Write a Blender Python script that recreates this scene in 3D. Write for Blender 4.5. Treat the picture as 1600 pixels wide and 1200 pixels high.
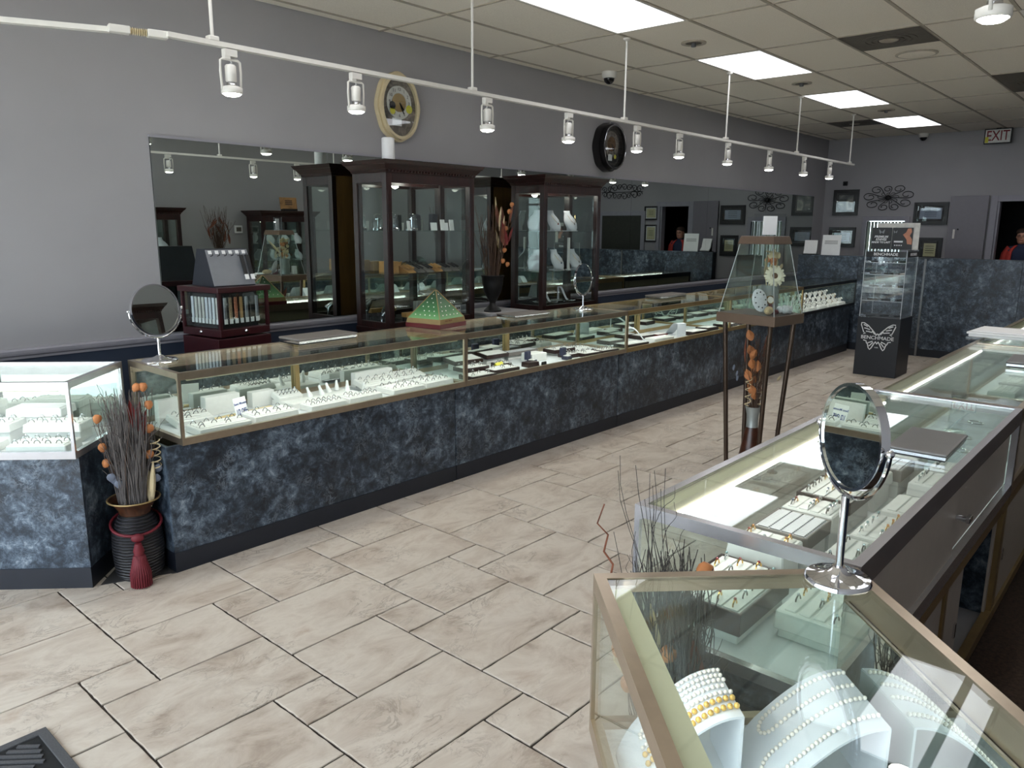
import bpy, bmesh, math, random
from mathutils import Vector, Matrix, Euler, Quaternion

for _o in list(bpy.data.objects):
    bpy.data.objects.remove(_o, do_unlink=True)
scene = bpy.context.scene
COL = scene.collection
PI = math.pi

# ------------------------------------------------------------------ camera
# world axes: +X runs along the rows of cases away from the viewer, +Y towards the mirrored wall
CAM_H = 1.62
YAW, PITCH, ROLL, FPX = 0.72313, 0.201365, 0.005886, 1198.55
_f = Vector((math.cos(PITCH)*math.cos(YAW), math.cos(PITCH)*math.sin(YAW), -math.sin(PITCH)))
_r = Vector((math.sin(YAW), -math.cos(YAW), 0)); _u = _r.cross(_f)
_r2 = math.cos(ROLL)*_r + math.sin(ROLL)*_u
_u2 = -math.sin(ROLL)*_r + math.cos(ROLL)*_u
cam_data = bpy.data.cameras.new('camera'); cam = bpy.data.objects.new('camera', cam_data); COL.objects.link(cam)
cam.matrix_world = Matrix(((_r2.x, _u2.x, -_f.x, 0), (_r2.y, _u2.y, -_f.y, 0), (_r2.z, _u2.z, -_f.z, CAM_H), (0, 0, 0, 1)))
cam_data.sensor_fit = 'HORIZONTAL'; cam_data.sensor_width = 36.0; cam_data.lens = FPX*36.0/1600.0
cam_data.clip_start = 0.02; cam_data.clip_end = 200
scene.camera = cam

# ------------------------------------------------------------------ world, exposure
world = bpy.data.worlds.new('world'); scene.world = world; world.use_nodes = True
_bg = world.node_tree.nodes['Background']
_bg.inputs['Color'].default_value = (0.80, 0.89, 1.0, 1); _bg.inputs['Strength'].default_value = 5.8
vs = scene.view_settings
vs.view_transform = 'Standard'; vs.look = 'None'; vs.exposure = 0.15; vs.gamma = 1.0; vs.use_curve_mapping = False
scene.cycles.transparent_max_bounces = 40
scene.cycles.max_bounces = 10
scene.cycles.glossy_bounces = 6
scene.cycles.caustics_reflective = True
scene.cycles.sample_clamp_indirect = 4.0
scene.cycles.caustics_refractive = False

P_TROFFER = 3.4      # emission of the ceiling panels
P_STRIP = 2.6        # watt per case light strip
P_SPOT = 5.0         # watt per track lamp

# high sun behind the building: it lights the pavement outside, which throws light up into the shop
_sl = bpy.data.lights.new('sun', 'SUN'); _sl.energy = 34.0; _sl.angle = 0.01; _sl.color = (1.0, 0.93, 0.83)
_so = bpy.data.objects.new('sun', _sl); COL.objects.link(_so); _so.rotation_euler = Vector((-0.52, 0.30, -0.80)).to_track_quat('-Z', 'Y').to_euler()
# daylight enters by the shop front: portals help the sampler to find the openings
def portal(x, y, z, sx, sz):
    l = bpy.data.lights.new('window_portal', 'AREA'); l.shape = 'RECTANGLE'; l.size = sx; l.size_y = sz
    l.cycles.is_portal = True
    o = bpy.data.objects.new('window_portal', l); COL.objects.link(o)
    o.location = (x, y, z); o.rotation_euler = Euler((PI/2, 0, -PI/2))   # faces +X
portal(-1.28, 2.14, 1.35, 5.4, 2.5)

# ------------------------------------------------------------------ room constants
WALL_Y, RIGHT_Y, BACK_X, FRONT_X, CEIL = 4.93, -0.65, 13.62, -1.2, 3.083
HALF_X = 10.95
TOP_Z, DECK_Z = 0.96, 0.632

# ------------------------------------------------------------------ materials
def s2l(c):
    c = c/255.0
    return c/12.92 if c <= 0.04045 else ((c+0.055)/1.055)**2.4
def rgb(r, g, b): return (s2l(r), s2l(g), s2l(b), 1)
MATS = {}
def base_mat(name):
    m = bpy.data.materials.new(name); m.use_nodes = True
    nt = m.node_tree; b = nt.nodes['Principled BSDF']
    MATS[name] = m
    return m, nt, b
def N(nt, t, **kw):
    n = nt.nodes.new(t)
    for k, v in kw.items():
        if k in n.inputs: n.inputs[k].default_value = v
        else: setattr(n, k, v)
    return n
def objcoord(nt, scale=(1, 1, 1), rand=True):
    tc = N(nt, 'ShaderNodeTexCoord'); out = tc.outputs['Object']
    if rand:
        oi = N(nt, 'ShaderNodeObjectInfo'); mu = N(nt, 'ShaderNodeMath', operation='MULTIPLY'); mu.inputs[1].default_value = 37.0
        nt.links.new(oi.outputs['Random'], mu.inputs[0])
        ad = N(nt, 'ShaderNodeVectorMath', operation='ADD'); nt.links.new(out, ad.inputs[0]); nt.links.new(mu.outputs[0], ad.inputs[1]); out = ad.outputs[0]
    mp = N(nt, 'ShaderNodeMapping'); mp.inputs['Scale'].default_value = scale
    nt.links.new(out, mp.inputs['Vector']); return mp.outputs[0]
def ramp(nt, fac, stops):
    r = N(nt, 'ShaderNodeValToRGB'); el = r.color_ramp.elements
    while len(el) < len(stops): el.new(0.5)
    for e, (p, c) in zip(el, stops): e.position = p; e.color = c
    nt.links.new(fac, r.inputs[0]); return r.outputs[0]
def noise(nt, vec, scale, detail=4, rough=0.55, dist=0.0):
    n = N(nt, 'ShaderNodeTexNoise'); n.inputs['Scale'].default_value = scale; n.inputs['Detail'].default_value = detail
    n.inputs['Roughness'].default_value = rough; n.inputs['Distortion'].default_value = dist
    nt.links.new(vec, n.inputs['Vector']); return n.outputs['Fac']
def bump(nt, b, h, strength=0.2, dist=0.01):
    bp = N(nt, 'ShaderNodeBump'); bp.inputs['Strength'].default_value = strength; bp.inputs['Distance'].default_value = dist
    nt.links.new(h, bp.inputs['Height']); nt.links.new(bp.outputs[0], b.inputs['Normal'])
def plain(name, col, rough=0.5, metal=0.0, var=0.12, scale=20.0, bumpy=0.0, spec=0.5, sheen=0.0, trans=None):
    m, nt, b = base_mat(name)
    c = Vector(col[:3])
    v = noise(nt, objcoord(nt), scale, 3)
    lo = tuple(c*(1-var))+(1,); hi = tuple(min(1, x) for x in c*(1+var))+(1,)
    nt.links.new(ramp(nt, v, [(0.3, lo), (0.7, hi)]), b.inputs['Base Color'])
    b.inputs['Roughness'].default_value = rough; b.inputs['Metallic'].default_value = metal
    b.inputs['Specular IOR Level'].default_value = spec
    if bumpy: bump(nt, b, v, bumpy, 0.004)
    return m
def emis(name, col, strength):
    m, nt, b = base_mat(name)
    b.inputs['Base Color'].default_value = (0.8, 0.8, 0.8, 1)
    b.inputs['Emission Color'].default_value = col; b.inputs['Emission Strength'].default_value = strength
    return m
def wood(name, dark, light, scale=6.0, rough=0.35):
    m, nt, b = base_mat(name)
    vec = objcoord(nt, (6, 6, 0.7))
    n = noise(nt, vec, scale, 5, 0.6, 0.6)
    nt.links.new(ramp(nt, n, [(0.3, dark), (0.7, light)]), b.inputs['Base Color'])
    b.inputs['Roughness'].default_value = rough
    bump(nt, b, n, 0.08, 0.002)
    return m
def glass(name, tint=(0.95, 0.985, 0.97, 1), refl=1.0, f0=0.04):
    m = bpy.data.materials.new(name); m.use_nodes = True; MATS[name] = m
    nt = m.node_tree; nt.nodes.clear()
    out = N(nt, 'ShaderNodeOutputMaterial'); mix = N(nt, 'ShaderNodeMixShader')
    tr = N(nt, 'ShaderNodeBsdfTransparent'); gl = N(nt, 'ShaderNodeBsdfGlossy')
    tr.inputs['Color'].default_value = tint; gl.inputs['Roughness'].default_value = 0.0
    gl.inputs['Color'].default_value = (0.97, 0.985, 0.98, 1)
    lw = N(nt, 'ShaderNodeLayerWeight'); lw.inputs['Blend'].default_value = 0.5
    pw = N(nt, 'ShaderNodeMath', operation='POWER'); pw.inputs[1].default_value = 5.0
    ml = N(nt, 'ShaderNodeMath', operation='MULTIPLY_ADD'); ml.inputs[1].default_value = (1-f0)*refl*0.9; ml.inputs[2].default_value = f0*refl
    nt.links.new(lw.outputs['Facing'], pw.inputs[0]); nt.links.new(pw.outputs[0], ml.inputs[0])
    nt.links.new(ml.outputs[0], mix.inputs[0]); nt.links.new(tr.outputs[0], mix.inputs[1]); nt.links.new(gl.outputs[0], mix.inputs[2])
    nt.links.new(mix.outputs[0], out.inputs['Surface'])
    return m

def make_laminate():
    m, nt, b = base_mat('laminate')
    vec = objcoord(nt)
    big = noise(nt, vec, 3.4, 3, 0.5, 0.3)
    mid = noise(nt, vec, 17.0, 9, 0.78, 0.35)
    add = N(nt, 'ShaderNodeMath', operation='MULTIPLY_ADD'); add.inputs[1].default_value = 0.45
    nt.links.new(big, add.inputs[0]); nt.links.new(mid, add.inputs[2])
    base = ramp(nt, add.outputs[0], [(0.56, rgb(14, 19, 27)), (0.71, rgb(40, 50, 62)), (0.82, rgb(84, 97, 111)), (0.94, rgb(152, 162, 170))])
    # thin pale veins: ridge of a warped noise
    rn = noise(nt, vec, 15.0, 6, 0.7, 1.0)
    sb = N(nt, 'ShaderNodeMath', operation='SUBTRACT'); sb.inputs[1].default_value = 0.5; nt.links.new(rn, sb.inputs[0])
    ab = N(nt, 'ShaderNodeMath', operation='ABSOLUTE'); nt.links.new(sb.outputs[0], ab.inputs[0])
    vein = ramp(nt, ab.outputs[0], [(0.0, (1, 1, 1, 1)), (0.035, (0, 0, 0, 1))])
    gate = ramp(nt, noise(nt, vec, 6.0, 3), [(0.46, (0, 0, 0, 1)), (0.66, (0.7, 0.7, 0.7, 1))])
    mu = N(nt, 'ShaderNodeMath', operation='MULTIPLY'); nt.links.new(vein, mu.inputs[0]); nt.links.new(gate, mu.inputs[1])
    mx = N(nt, 'ShaderNodeMix', data_type='RGBA'); nt.links.new(mu.outputs[0], mx.inputs['Factor']); nt.links.new(base, mx.inputs[6]); mx.inputs[7].default_value = rgb(128, 138, 148)
    nt.links.new(mx.outputs[2], b.inputs['Base Color'])
    b.inputs['Roughness'].default_value = 0.42
    return m
def make_tile():
    m, nt, b = base_mat('floor_tile')
    vec = objcoord(nt); vs2 = objcoord(nt, (1, 1.6, 1))
    cloud = noise(nt, vs2, 3.6, 7, 0.66, 0.5)
    base = ramp(nt, cloud, [(0.28, rgb(148, 131, 116)), (0.42, rgb(182, 168, 154)), (0.58, rgb(200, 189, 176)), (0.74, rgb(174, 156, 140))])
    rn = noise(nt, vs2, 4.5, 7, 0.65, 1.6)
    sb = N(nt, 'ShaderNodeMath', operation='SUBTRACT'); sb.inputs[1].default_value = 0.5; nt.links.new(rn, sb.inputs[0])
    ab = N(nt, 'ShaderNodeMath', operation='ABSOLUTE'); nt.links.new(sb.outputs[0], ab.inputs[0])
    vein = ramp(nt, ab.outputs[0], [(0.0, (0.55, 0.55, 0.55, 1)), (0.03, (0, 0, 0, 1))])
    gate = ramp(nt, noise(nt, vec, 3.0, 2), [(0.5, (0, 0, 0, 1)), (0.65, (1, 1, 1, 1))])
    mu = N(nt, 'ShaderNodeMath', operation='MULTIPLY'); nt.links.new(vein, mu.inputs[0]); nt.links.new(gate, mu.inputs[1])
    mx = N(nt, 'ShaderNodeMix', data_type='RGBA'); nt.links.new(mu.outputs[0], mx.inputs['Factor']); nt.links.new(base, mx.inputs[6]); mx.inputs[7].default_value = rgb(112, 98, 86)
    # pits
    vo = N(nt, 'ShaderNodeTexVoronoi'); vo.inputs['Scale'].default_value = 26; nt.links.new(vs2, vo.inputs['Vector'])
    pit = ramp(nt, vo.outputs['Distance'], [(0.03, (1, 1, 1, 1)), (0.09, (0, 0, 0, 1))])
    pg = ramp(nt, noise(nt, vec, 9.0, 2), [(0.62, (0, 0, 0, 1)), (0.66, (0.8, 0.8, 0.8, 1))])
    pm = N(nt, 'ShaderNodeMath', operation='MULTIPLY'); nt.links.new(pit, pm.inputs[0]); nt.links.new(pg, pm.inputs[1])
    mx2 = N(nt, 'ShaderNodeMix', data_type='RGBA'); nt.links.new(pm.outputs[0], mx2.inputs['Factor']); nt.links.new(mx.outputs[2], mx2.inputs[6]); mx2.inputs[7].default_value = rgb(70, 58, 50)
    nt.links.new(mx2.outputs[2], b.inputs['Base Color'])
    b.inputs['Roughness'].default_value = 0.42
    bump(nt, b, cloud, 0.12, 0.006)
    return m
def make_ceiling_tile():
    m, nt, b = base_mat('ceiling_tile')
    vec = objcoord(nt)
    f = noise(nt, vec, 140, 3, 0.7)
    nt.links.new(ramp(nt, f, [(0.3, rgb(228, 219, 205)), (0.6, rgb(242, 234, 220))]), b.inputs['Base Color'])
    b.inputs['Roughness'].default_value = 0.95
    bump(nt, b, f, 0.25, 0.003)
    return m
def make_troffer():
    m, nt, b = base_mat('troffer_diffuser')
    tc = N(nt, 'ShaderNodeTexCoord'); sp = N(nt, 'ShaderNodeSeparateXYZ'); nt.links.new(tc.outputs['Object'], sp.inputs[0])
    # two tubes behind the prismatic sheet: brighter bands along the length
    sn = N(nt, 'ShaderNodeMath', operation='MULTIPLY'); sn.inputs[1].default_value = 2*PI/0.28; nt.links.new(sp.outputs['Y'], sn.inputs[0])
    co = N(nt, 'ShaderNodeMath', operation='COSINE'); nt.links.new(sn.outputs[0], co.inputs[0])
    mm = N(nt, 'ShaderNodeMath', operation='MULTIPLY_ADD'); mm.inputs[1].default_value = -0.10*P_TROFFER; mm.inputs[2].default_value = P_TROFFER; nt.links.new(co.outputs[0], mm.inputs[0])
    nt.links.new(mm.outputs[0], b.inputs['Emission Strength'])
    b.inputs['Base Color'].default_value = (0.8, 0.8, 0.8, 1); b.inputs['Emission Color'].default_value = (0.93, 0.94, 1.0, 1)
    return m
def make_carpet():
    m, nt, b = base_mat('carpet_brown'); vec = objcoord(nt, rand=False)
    f = noise(nt, vec, 60, 5, 0.7)
    nt.links.new(ramp(nt, f, [(0.3, rgb(46, 34, 27)), (0.7, rgb(84, 66, 54))]), b.inputs['Base Color'])
    b.inputs['Roughness'].default_value = 0.9; bump(nt, b, f, 0.4, 0.004); return m
def make_wall(name, lo, hi):
    m, nt, b = base_mat(name); vec = objcoord(nt, rand=False)
    f = noise(nt, vec, 1.3, 3); g = noise(nt, vec, 220, 2)
    nt.links.new(ramp(nt, f, [(0.3, lo), (0.7, hi)]), b.inputs['Base Color'])
    b.inputs['Roughness'].default_value = 0.75; bump(nt, b, g, 0.08, 0.002); return m
def make_wicker():
    m, nt, b = base_mat('wicker'); vec = objcoord(nt)
    w = N(nt, 'ShaderNodeTexWave', bands_direction='Z'); w.inputs['Scale'].default_value = 22; w.inputs['Distortion'].default_value = 2.0; nt.links.new(vec, w.inputs['Vector'])
    nt.links.new(ramp(nt, w.outputs['Fac'], [(0.2, rgb(9, 9, 11)), (0.9, rgb(44, 43, 48))]), b.inputs['Base Color'])
    b.inputs['Roughness'].default_value = 0.45; bump(nt, b, w.outputs['Fac'], 0.8, 0.01); return m
def make_pyramid():
    m, nt, b = base_mat('pyramid_green')
    tc = N(nt, 'ShaderNodeTexCoord'); sp = N(nt, 'ShaderNodeSeparateXYZ'); nt.links.new(tc.outputs['Object'], sp.inputs[0])
    nt.links.new(ramp(nt, sp.outputs['Z'], [(0.05, rgb(120, 168, 112)), (0.11, rgb(70, 120, 74)), (0.2, rgb(38, 70, 46))]), b.inputs['Base Color'])
    b.inputs['Roughness'].default_value = 0.4; return m
def make_gem_tray():
    m, nt, b = base_mat('striped_insert'); vec = objcoord(nt)
    w = N(nt, 'ShaderNodeTexWave', bands_direction='X'); w.inputs['Scale'].default_value = 26; w.inputs['Distortion'].default_value = 0.6; nt.links.new(vec, w.inputs['Vector'])
    nt.links.new(ramp(nt, w.outputs['Fac'], [(0.1, rgb(150, 150, 156)), (0.5, rgb(222, 222, 226))]), b.inputs['Base Color'])
    b.inputs['Roughness'].default_value = 0.6; return m
def make_photo(name, stops, scale=5.0):
    m, nt, b = base_mat(name); vec = objcoord(nt)
    nt.links.new(ramp(nt, noise(nt, vec, scale, 4, 0.6, 0.8), stops), b.inputs['Base Color']); b.inputs['Roughness'].default_value = 0.5; return m

make_laminate(); make_tile(); make_ceiling_tile(); make_troffer(); make_carpet(); make_wicker(); make_pyramid(); make_gem_tray()
make_wall('wall_grey', rgb(153, 151, 153), rgb(159, 157, 159))
make_wall('wall_navy', rgb(38, 48, 66), rgb(42, 53, 72))
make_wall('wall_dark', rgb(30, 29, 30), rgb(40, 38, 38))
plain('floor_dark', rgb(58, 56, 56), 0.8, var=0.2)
plain('grout', rgb(52, 44, 39), 0.9, var=0.2)
plain('tee_grid', rgb(172, 162, 147), 0.6)  # darker than the tiles: shadow on the tees is put into this colour
plain('trim_grey', rgb(150, 148, 156), 0.5, var=0.04)
plain('kick_navy', rgb(22, 26, 36), 0.5, var=0.1)
plain('brass_frame', rgb(176, 160, 140), 0.28, 0.85, var=0.06)
plain('brass_dark', rgb(158, 134, 92), 0.35, 0.55, var=0.08)
plain('silver_frame', rgb(205, 203, 206), 0.25, 0.85, var=0.04)
plain('black_frame', rgb(26, 27, 28), 0.4, 0.3)
plain('hood_cream', rgb(226, 216, 186), 0.4, var=0.03)
plain('deck_white', rgb(210, 213, 216), 0.6, var=0.02)
plain('taupe_panel', rgb(192, 180, 168), 0.5, var=0.03)
plain('khaki_panel', rgb(120, 114, 92), 0.5, var=0.03)
plain('shelf_white', rgb(170, 168, 170), 0.5, var=0.05)
plain('chrome', rgb(228, 228, 232), 0.06, 1.0, var=0.01)
plain('mirror', rgb(212, 219, 214), 0.0, 1.0, var=0.0)
plain('wall_mirror', rgb(206, 213, 208), 0.0, 1.0, var=0.0)
plain('white_foam', rgb(218, 217, 214), 0.8, var=0.03, scale=60)
plain('white_plastic', rgb(232, 231, 230), 0.4, var=0.02)
plain('white_velvet', rgb(212, 215, 222), 0.7, var=0.03)
plain('white_paper', rgb(238, 238, 238), 0.7, var=0.02)
plain('cream_board', rgb(214, 190, 140), 0.6, var=0.06)
plain('tray_dark', rgb(44, 26, 24), 0.35, var=0.15)
plain('maroon_leather', rgb(88, 22, 26), 0.4, var=0.1)
plain('velvet_black', rgb(20, 20, 22), 0.8)
plain('navy_velvet', rgb(34, 38, 62), 0.7)
plain('grey_pad', rgb(116, 110, 106), 0.55, var=0.03)
plain('grey_card', rgb(126, 128, 134), 0.6, var=0.04)
plain('dark_slate', rgb(34, 38, 46), 0.6)
plain('white_paint', rgb(226, 224, 220), 0.4, var=0.02)
plain('gold', rgb(214, 170, 92), 0.2, 1.0, var=0.05)
plain('ring_steel', rgb(120, 118, 114), 0.3, 0.9, var=0.1)
plain('silver', rgb(205, 205, 208), 0.18, 1.0, var=0.05)
plain('gem_clear', rgb(230, 236, 240), 0.05, 0.4, var=0.2, scale=400)
plain('gem_red', rgb(150, 70, 70), 0.1, 0.2)
plain('gem_blue', rgb(110, 122, 146), 0.1, 0.2)
plain('gem_orange', rgb(204, 136, 74), 0.15, 0.1)
plain('gem_teal', rgb(140, 166, 166), 0.15, 0.1)
plain('pearl_white', rgb(240, 232, 224), 0.22, 0.0, var=0.03)
plain('pearl_gold', rgb(216, 176, 96), 0.25, 0.25, var=0.08)
plain('bronze_paint', rgb(98, 80, 66), 0.4, 0.35, var=0.06)
plain('bronze_dark', rgb(72, 58, 48), 0.32, 0.6, var=0.08)
plain('twig_grey', rgb(96, 90, 88), 0.85, var=0.25)
plain('twig_dark', rgb(66, 62, 60), 0.85, var=0.25)
plain('twig_brown', rgb(78, 58, 46), 0.85, var=0.25)
plain('pod_orange', rgb(176, 112, 66), 0.7, var=0.15)
plain('leaf_rust', rgb(112, 62, 42), 0.7, var=0.2)
plain('leaf_red', rgb(110, 32, 30), 0.7, var=0.2)
plain('leaf_slate', rgb(98, 104, 118), 0.7, var=0.12)
plain('straw', rgb(206, 188, 150), 0.8, var=0.15)
plain('petal_cream', rgb(232, 224, 200), 0.7, var=0.06)
plain('flower_core', rgb(96, 66, 40), 0.9, var=0.3)
plain('tassel_red', rgb(98, 12, 26), 0.65, var=0.15, scale=120)
plain('urn_black', rgb(26, 24, 24), 0.45, 0.2)
plain('urn_wood', rgb(62, 34, 22), 0.3, var=0.3)
plain('zinc', rgb(160, 166, 164), 0.45, 0.6, var=0.08)
plain('watch_white', rgb(226, 228, 236), 0.5)
plain('clock_cream', rgb(206, 190, 154), 0.4, var=0.05)
plain('clock_black', rgb(18, 16, 16), 0.3)
plain('clock_face', rgb(214, 212, 206), 0.5)
plain('sticker_yellow', rgb(214, 206, 60), 0.5, var=0.05)
plain('iron_black', rgb(16, 15, 16), 0.5, 0.2)
plain('frame_black', rgb(22, 20, 20), 0.4, var=0.3, scale=60)
plain('mat_dark', rgb(60, 58, 58), 0.7)
plain('ink_black', rgb(24, 24, 26), 0.6)
plain('ink_blue', rgb(52, 66, 130), 0.6)
plain('ink_white', rgb(236, 236, 238), 0.5, var=0.0)
plain('ink_red', rgb(120, 18, 26), 0.5)
plain('cert_cream', rgb(206, 200, 158), 0.6, var=0.04)
plain('cert_blue', rgb(160, 170, 186), 0.6, var=0.04)
plain('stand_black', rgb(20, 22, 29), 0.45)
plain('poster_black', rgb(22, 22, 24), 0.4)
plain('poster_hand', rgb(196, 132, 104), 0.5)
plain('door_grey', rgb(120, 116, 122), 0.45, 0.2, var=0.03)
plain('door_olive', rgb(52, 54, 46), 0.6)
plain('steel_grey', rgb(120, 120, 122), 0.35, 0.7)
plain('strap_black', rgb(22, 22, 24), 0.5)
plain('strap_tan', rgb(170, 134, 88), 0.6)
plain('strap_grey', rgb(150, 154, 162), 0.4, 0.5)
plain('strap_pattern', rgb(176, 110, 84), 0.6, var=0.6, scale=140)
plain('strap_camo', rgb(150, 128, 102), 0.6, var=0.4, scale=90)
plain('box_tan', rgb(190, 142, 84), 0.5, var=0.1)
plain('mat_rubber', rgb(74, 74, 76), 0.9, var=0.2, scale=200)
plain('mat_rib', rgb(18, 18, 19), 0.9, var=0.25, scale=200)
plain('vent_dark', rgb(92, 86, 78), 0.7)
plain('camera_dome', rgb(12, 12, 14), 0.08)
plain('lamp_white', rgb(226, 222, 214), 0.4, var=0.02)
plain('skin', rgb(206, 150, 124), 0.5, var=0.05)
plain('hair_brown', rgb(64, 46, 36), 0.7, var=0.25, scale=90)
plain('cloth_red', rgb(196, 66, 58), 0.85, var=0.08)
plain('cloth_navy', rgb(44, 54, 80), 0.85, var=0.1)
plain('concrete', rgb(176, 176, 174), 0.9, var=0.06, scale=3)
plain('blind', rgb(140, 150, 140), 0.6)
plain('acrylic_edge_glint', rgb(200, 206, 212), 0.2)  # opaque pale colour stands for light caught on the clear edges
plain('cloth_grey', rgb(178, 180, 190), 0.8, var=0.25, scale=14, bumpy=0.6)
plain('coral', rgb(214, 214, 218), 0.7, var=0.1, scale=60, bumpy=0.6)
plain('shell_tan', rgb(196, 170, 130), 0.6, var=0.3, scale=50)
plain('maroon_wood', rgb(50, 15, 20), 0.35, var=0.15)
plain('laptop_grey', rgb(110, 108, 106), 0.4, 0.3, var=0.03)
wood('cherry', rgb(22, 9, 8), rgb(48, 20, 17))
wood('back_ply', rgb(96, 66, 26), rgb(122, 86, 38), 4, 0.6)
wood('walnut', rgb(40, 22, 14), rgb(82, 48, 28))
glass('case_glass'); glass('cabinet_glass', (0.93, 0.96, 0.95, 1), 1.2); glass('acrylic', (0.97, 0.98, 0.985, 1), 1.3); glass('window_glass', (0.97, 0.985, 0.98, 1), 0.8)
glass('frame_glass', (0.96, 0.97, 0.97, 1), 1.0)
emis('strip_light', (1.0, 0.98, 0.95, 1), 9.0); emis('lamp_lens', (1.0, 0.97, 0.88, 1), 30.0)
make_photo('print_dark', [(0.3, rgb(40, 44, 46)), (0.5, rgb(110, 112, 108)), (0.7, rgb(190, 184, 170))])
make_photo('clock_backdrop', [(0.3, rgb(60, 54, 50)), (0.5, rgb(110, 100, 92)), (0.7, rgb(160, 150, 138))], 14)
make_photo('sign_wood', [(0.3, rgb(120, 84, 46)), (0.6, rgb(176, 130, 78))], 6)

# ------------------------------------------------------------------ mesh helpers
class MB:
    """collects simple solids; build() links them as one mesh object"""
    def __init__(self): self.v = []; self.f = []
    def _add(self, vs_, fs_, M=None):
        o = len(self.v)
        self.v += [tuple(M @ Vector(p)) for p in vs_] if M is not None else [tuple(p) for p in vs_]
        self.f += [tuple(i+o for i in q) for q in fs_]; return self
    def box(self, x0, y0, z0, x1, y1, z1, M=None):
        x0, x1 = min(x0, x1), max(x0, x1); y0, y1 = min(y0, y1), max(y0, y1); z0, z1 = min(z0, z1), max(z0, z1)
        return self._add([(x0,y0,z0),(x1,y0,z0),(x1,y1,z0),(x0,y1,z0),(x0,y0,z1),(x1,y0,z1),(x1,y1,z1),(x0,y1,z1)],
            [(0,3,2,1),(4,5,6,7),(0,1,5,4),(1,2,6,5),(2,3,7,6),(3,0,4,7)], M)
    def cbox(self, c, s, M=None):
        return self.box(c[0]-s[0]/2, c[1]-s[1]/2, c[2]-s[2]/2, c[0]+s[0]/2, c[1]+s[1]/2, c[2]+s[2]/2, M)
    def frustum(self, z0, a0, b0, z1, a1, b1, cx=0, cy=0, M=None):
        return self._add([(cx-a0,cy-b0,z0),(cx+a0,cy-b0,z0),(cx+a0,cy+b0,z0),(cx-a0,cy+b0,z0),(cx-a1,cy-b1,z1),(cx+a1,cy-b1,z1),(cx+a1,cy+b1,z1),(cx-a1,cy+b1,z1)],
            [(0,3,2,1),(4,5,6,7),(0,1,5,4),(1,2,6,5),(2,3,7,6),(3,0,4,7)], M)
    def prism(self, poly, a0, a1, axis='y', M=None):
        """poly: 2D outline; axis y -> (u,w)=(x,z), axis x -> (y,z), axis z -> (x,y)"""
        n = len(poly)
        def P(u, w, a): return (u, a, w) if axis == 'y' else ((a, u, w) if axis == 'x' else (u, w, a))
        vs_ = [P(u, w, a0) for u, w in poly]+[P(u, w, a1) for u, w in poly]
        fs_ = [tuple(range(n)), tuple(range(2*n-1, n-1, -1))]+[(i, i+n, (i+1) % n+n, (i+1) % n) for i in range(n)]
        return self._add(vs_, fs_, M)
    def ring_prism(self, outer, inner, a0, a1, axis='y', M=None):
        n = len(outer)
        def P(u, w, a): return (u, a, w) if axis == 'y' else ((a, u, w) if axis == 'x' else (u, w, a))
        vs_ = [P(u, w, a) for a in (a0, a1) for L in (outer, inner) for u, w in L]
        fs_ = []
        for i in range(n):
            j = (i+1) % n
            fs_ += [(i, j, n+j, n+i), (2*n+i, 3*n+i, 3*n+j, 2*n+j), (i, 2*n+i, 2*n+j, j), (n+i, n+j, 3*n+j, 3*n+i)]
        return self._add(vs_, fs_, M)
    def lathe(self, prof, n=20, M=None, sx=1.0, sy=1.0):
        """prof: list of (r,z) bottom to top"""
        vs_ = []; fs_ = []
        for r, z in prof:
            for k in range(n):
                a = 2*PI*k/n; vs_.append((r*math.cos(a)*sx, r*math.sin(a)*sy, z))
        for i in range(len(prof)-1):
            for k in range(n):
                k2 = (k+1) % n
                fs_.append((i*n+k, i*n+k2, (i+1)*n+k2, (i+1)*n+k))
        fs_.append(tuple(range(n-1, -1, -1))); m = (len(prof)-1)*n; fs_.append(tuple(range(m, m+n)))
        return self._add(vs_, fs_, M)
    def tube(self, pts, r, n=6, closed=False, r1=None, M=None):
        pts = [Vector(p) for p in pts]; k = len(pts); vs_ = []; fs_ = []
        up = Vector((0.13, 0.31, 0.94)).normalized()
        for i, p in enumerate(pts):
            if closed: t = pts[(i+1) % k]-pts[i-1]
            else: t = pts[min(i+1, k-1)]-pts[max(i-1, 0)]
            if t.length < 1e-9: t = Vector((0, 0, 1))
            t.normalize()
            a = t.cross(up)
            if a.length < 0.05: a = t.cross(Vector((1, 0, 0)))
            a.normalize(); b = t.cross(a)
            rr = r if r1 is None else r+(r1-r)*i/(k-1)
            for q in range(n):
                an = 2*PI*q/n; vs_.append(p+rr*(math.cos(an)*a+math.sin(an)*b))
        m = k if closed else k-1
        for i in range(m):
            j = (i+1) % k
            for q in range(n):
                q2 = (q+1) % n; fs_.append((i*n+q, i*n+q2, j*n+q2, j*n+q))
        if not closed: fs_ += [tuple(range(n-1, -1, -1)), tuple(range((k-1)*n, k*n))]
        return self._add(vs_, fs_, M)
    def sphere(self, c, r, n=10, m=6, M=None, s=(1, 1, 1)):
        prof = [(max(1e-4, r*math.sin(PI*i/m)), -r*math.cos(PI*i/m)) for i in range(m+1)]
        T = Matrix.Translation(c) @ Matrix.Diagonal((s[0], s[1], s[2], 1))
        return self.lathe(prof, n, T if M is None else M @ T)
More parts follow.
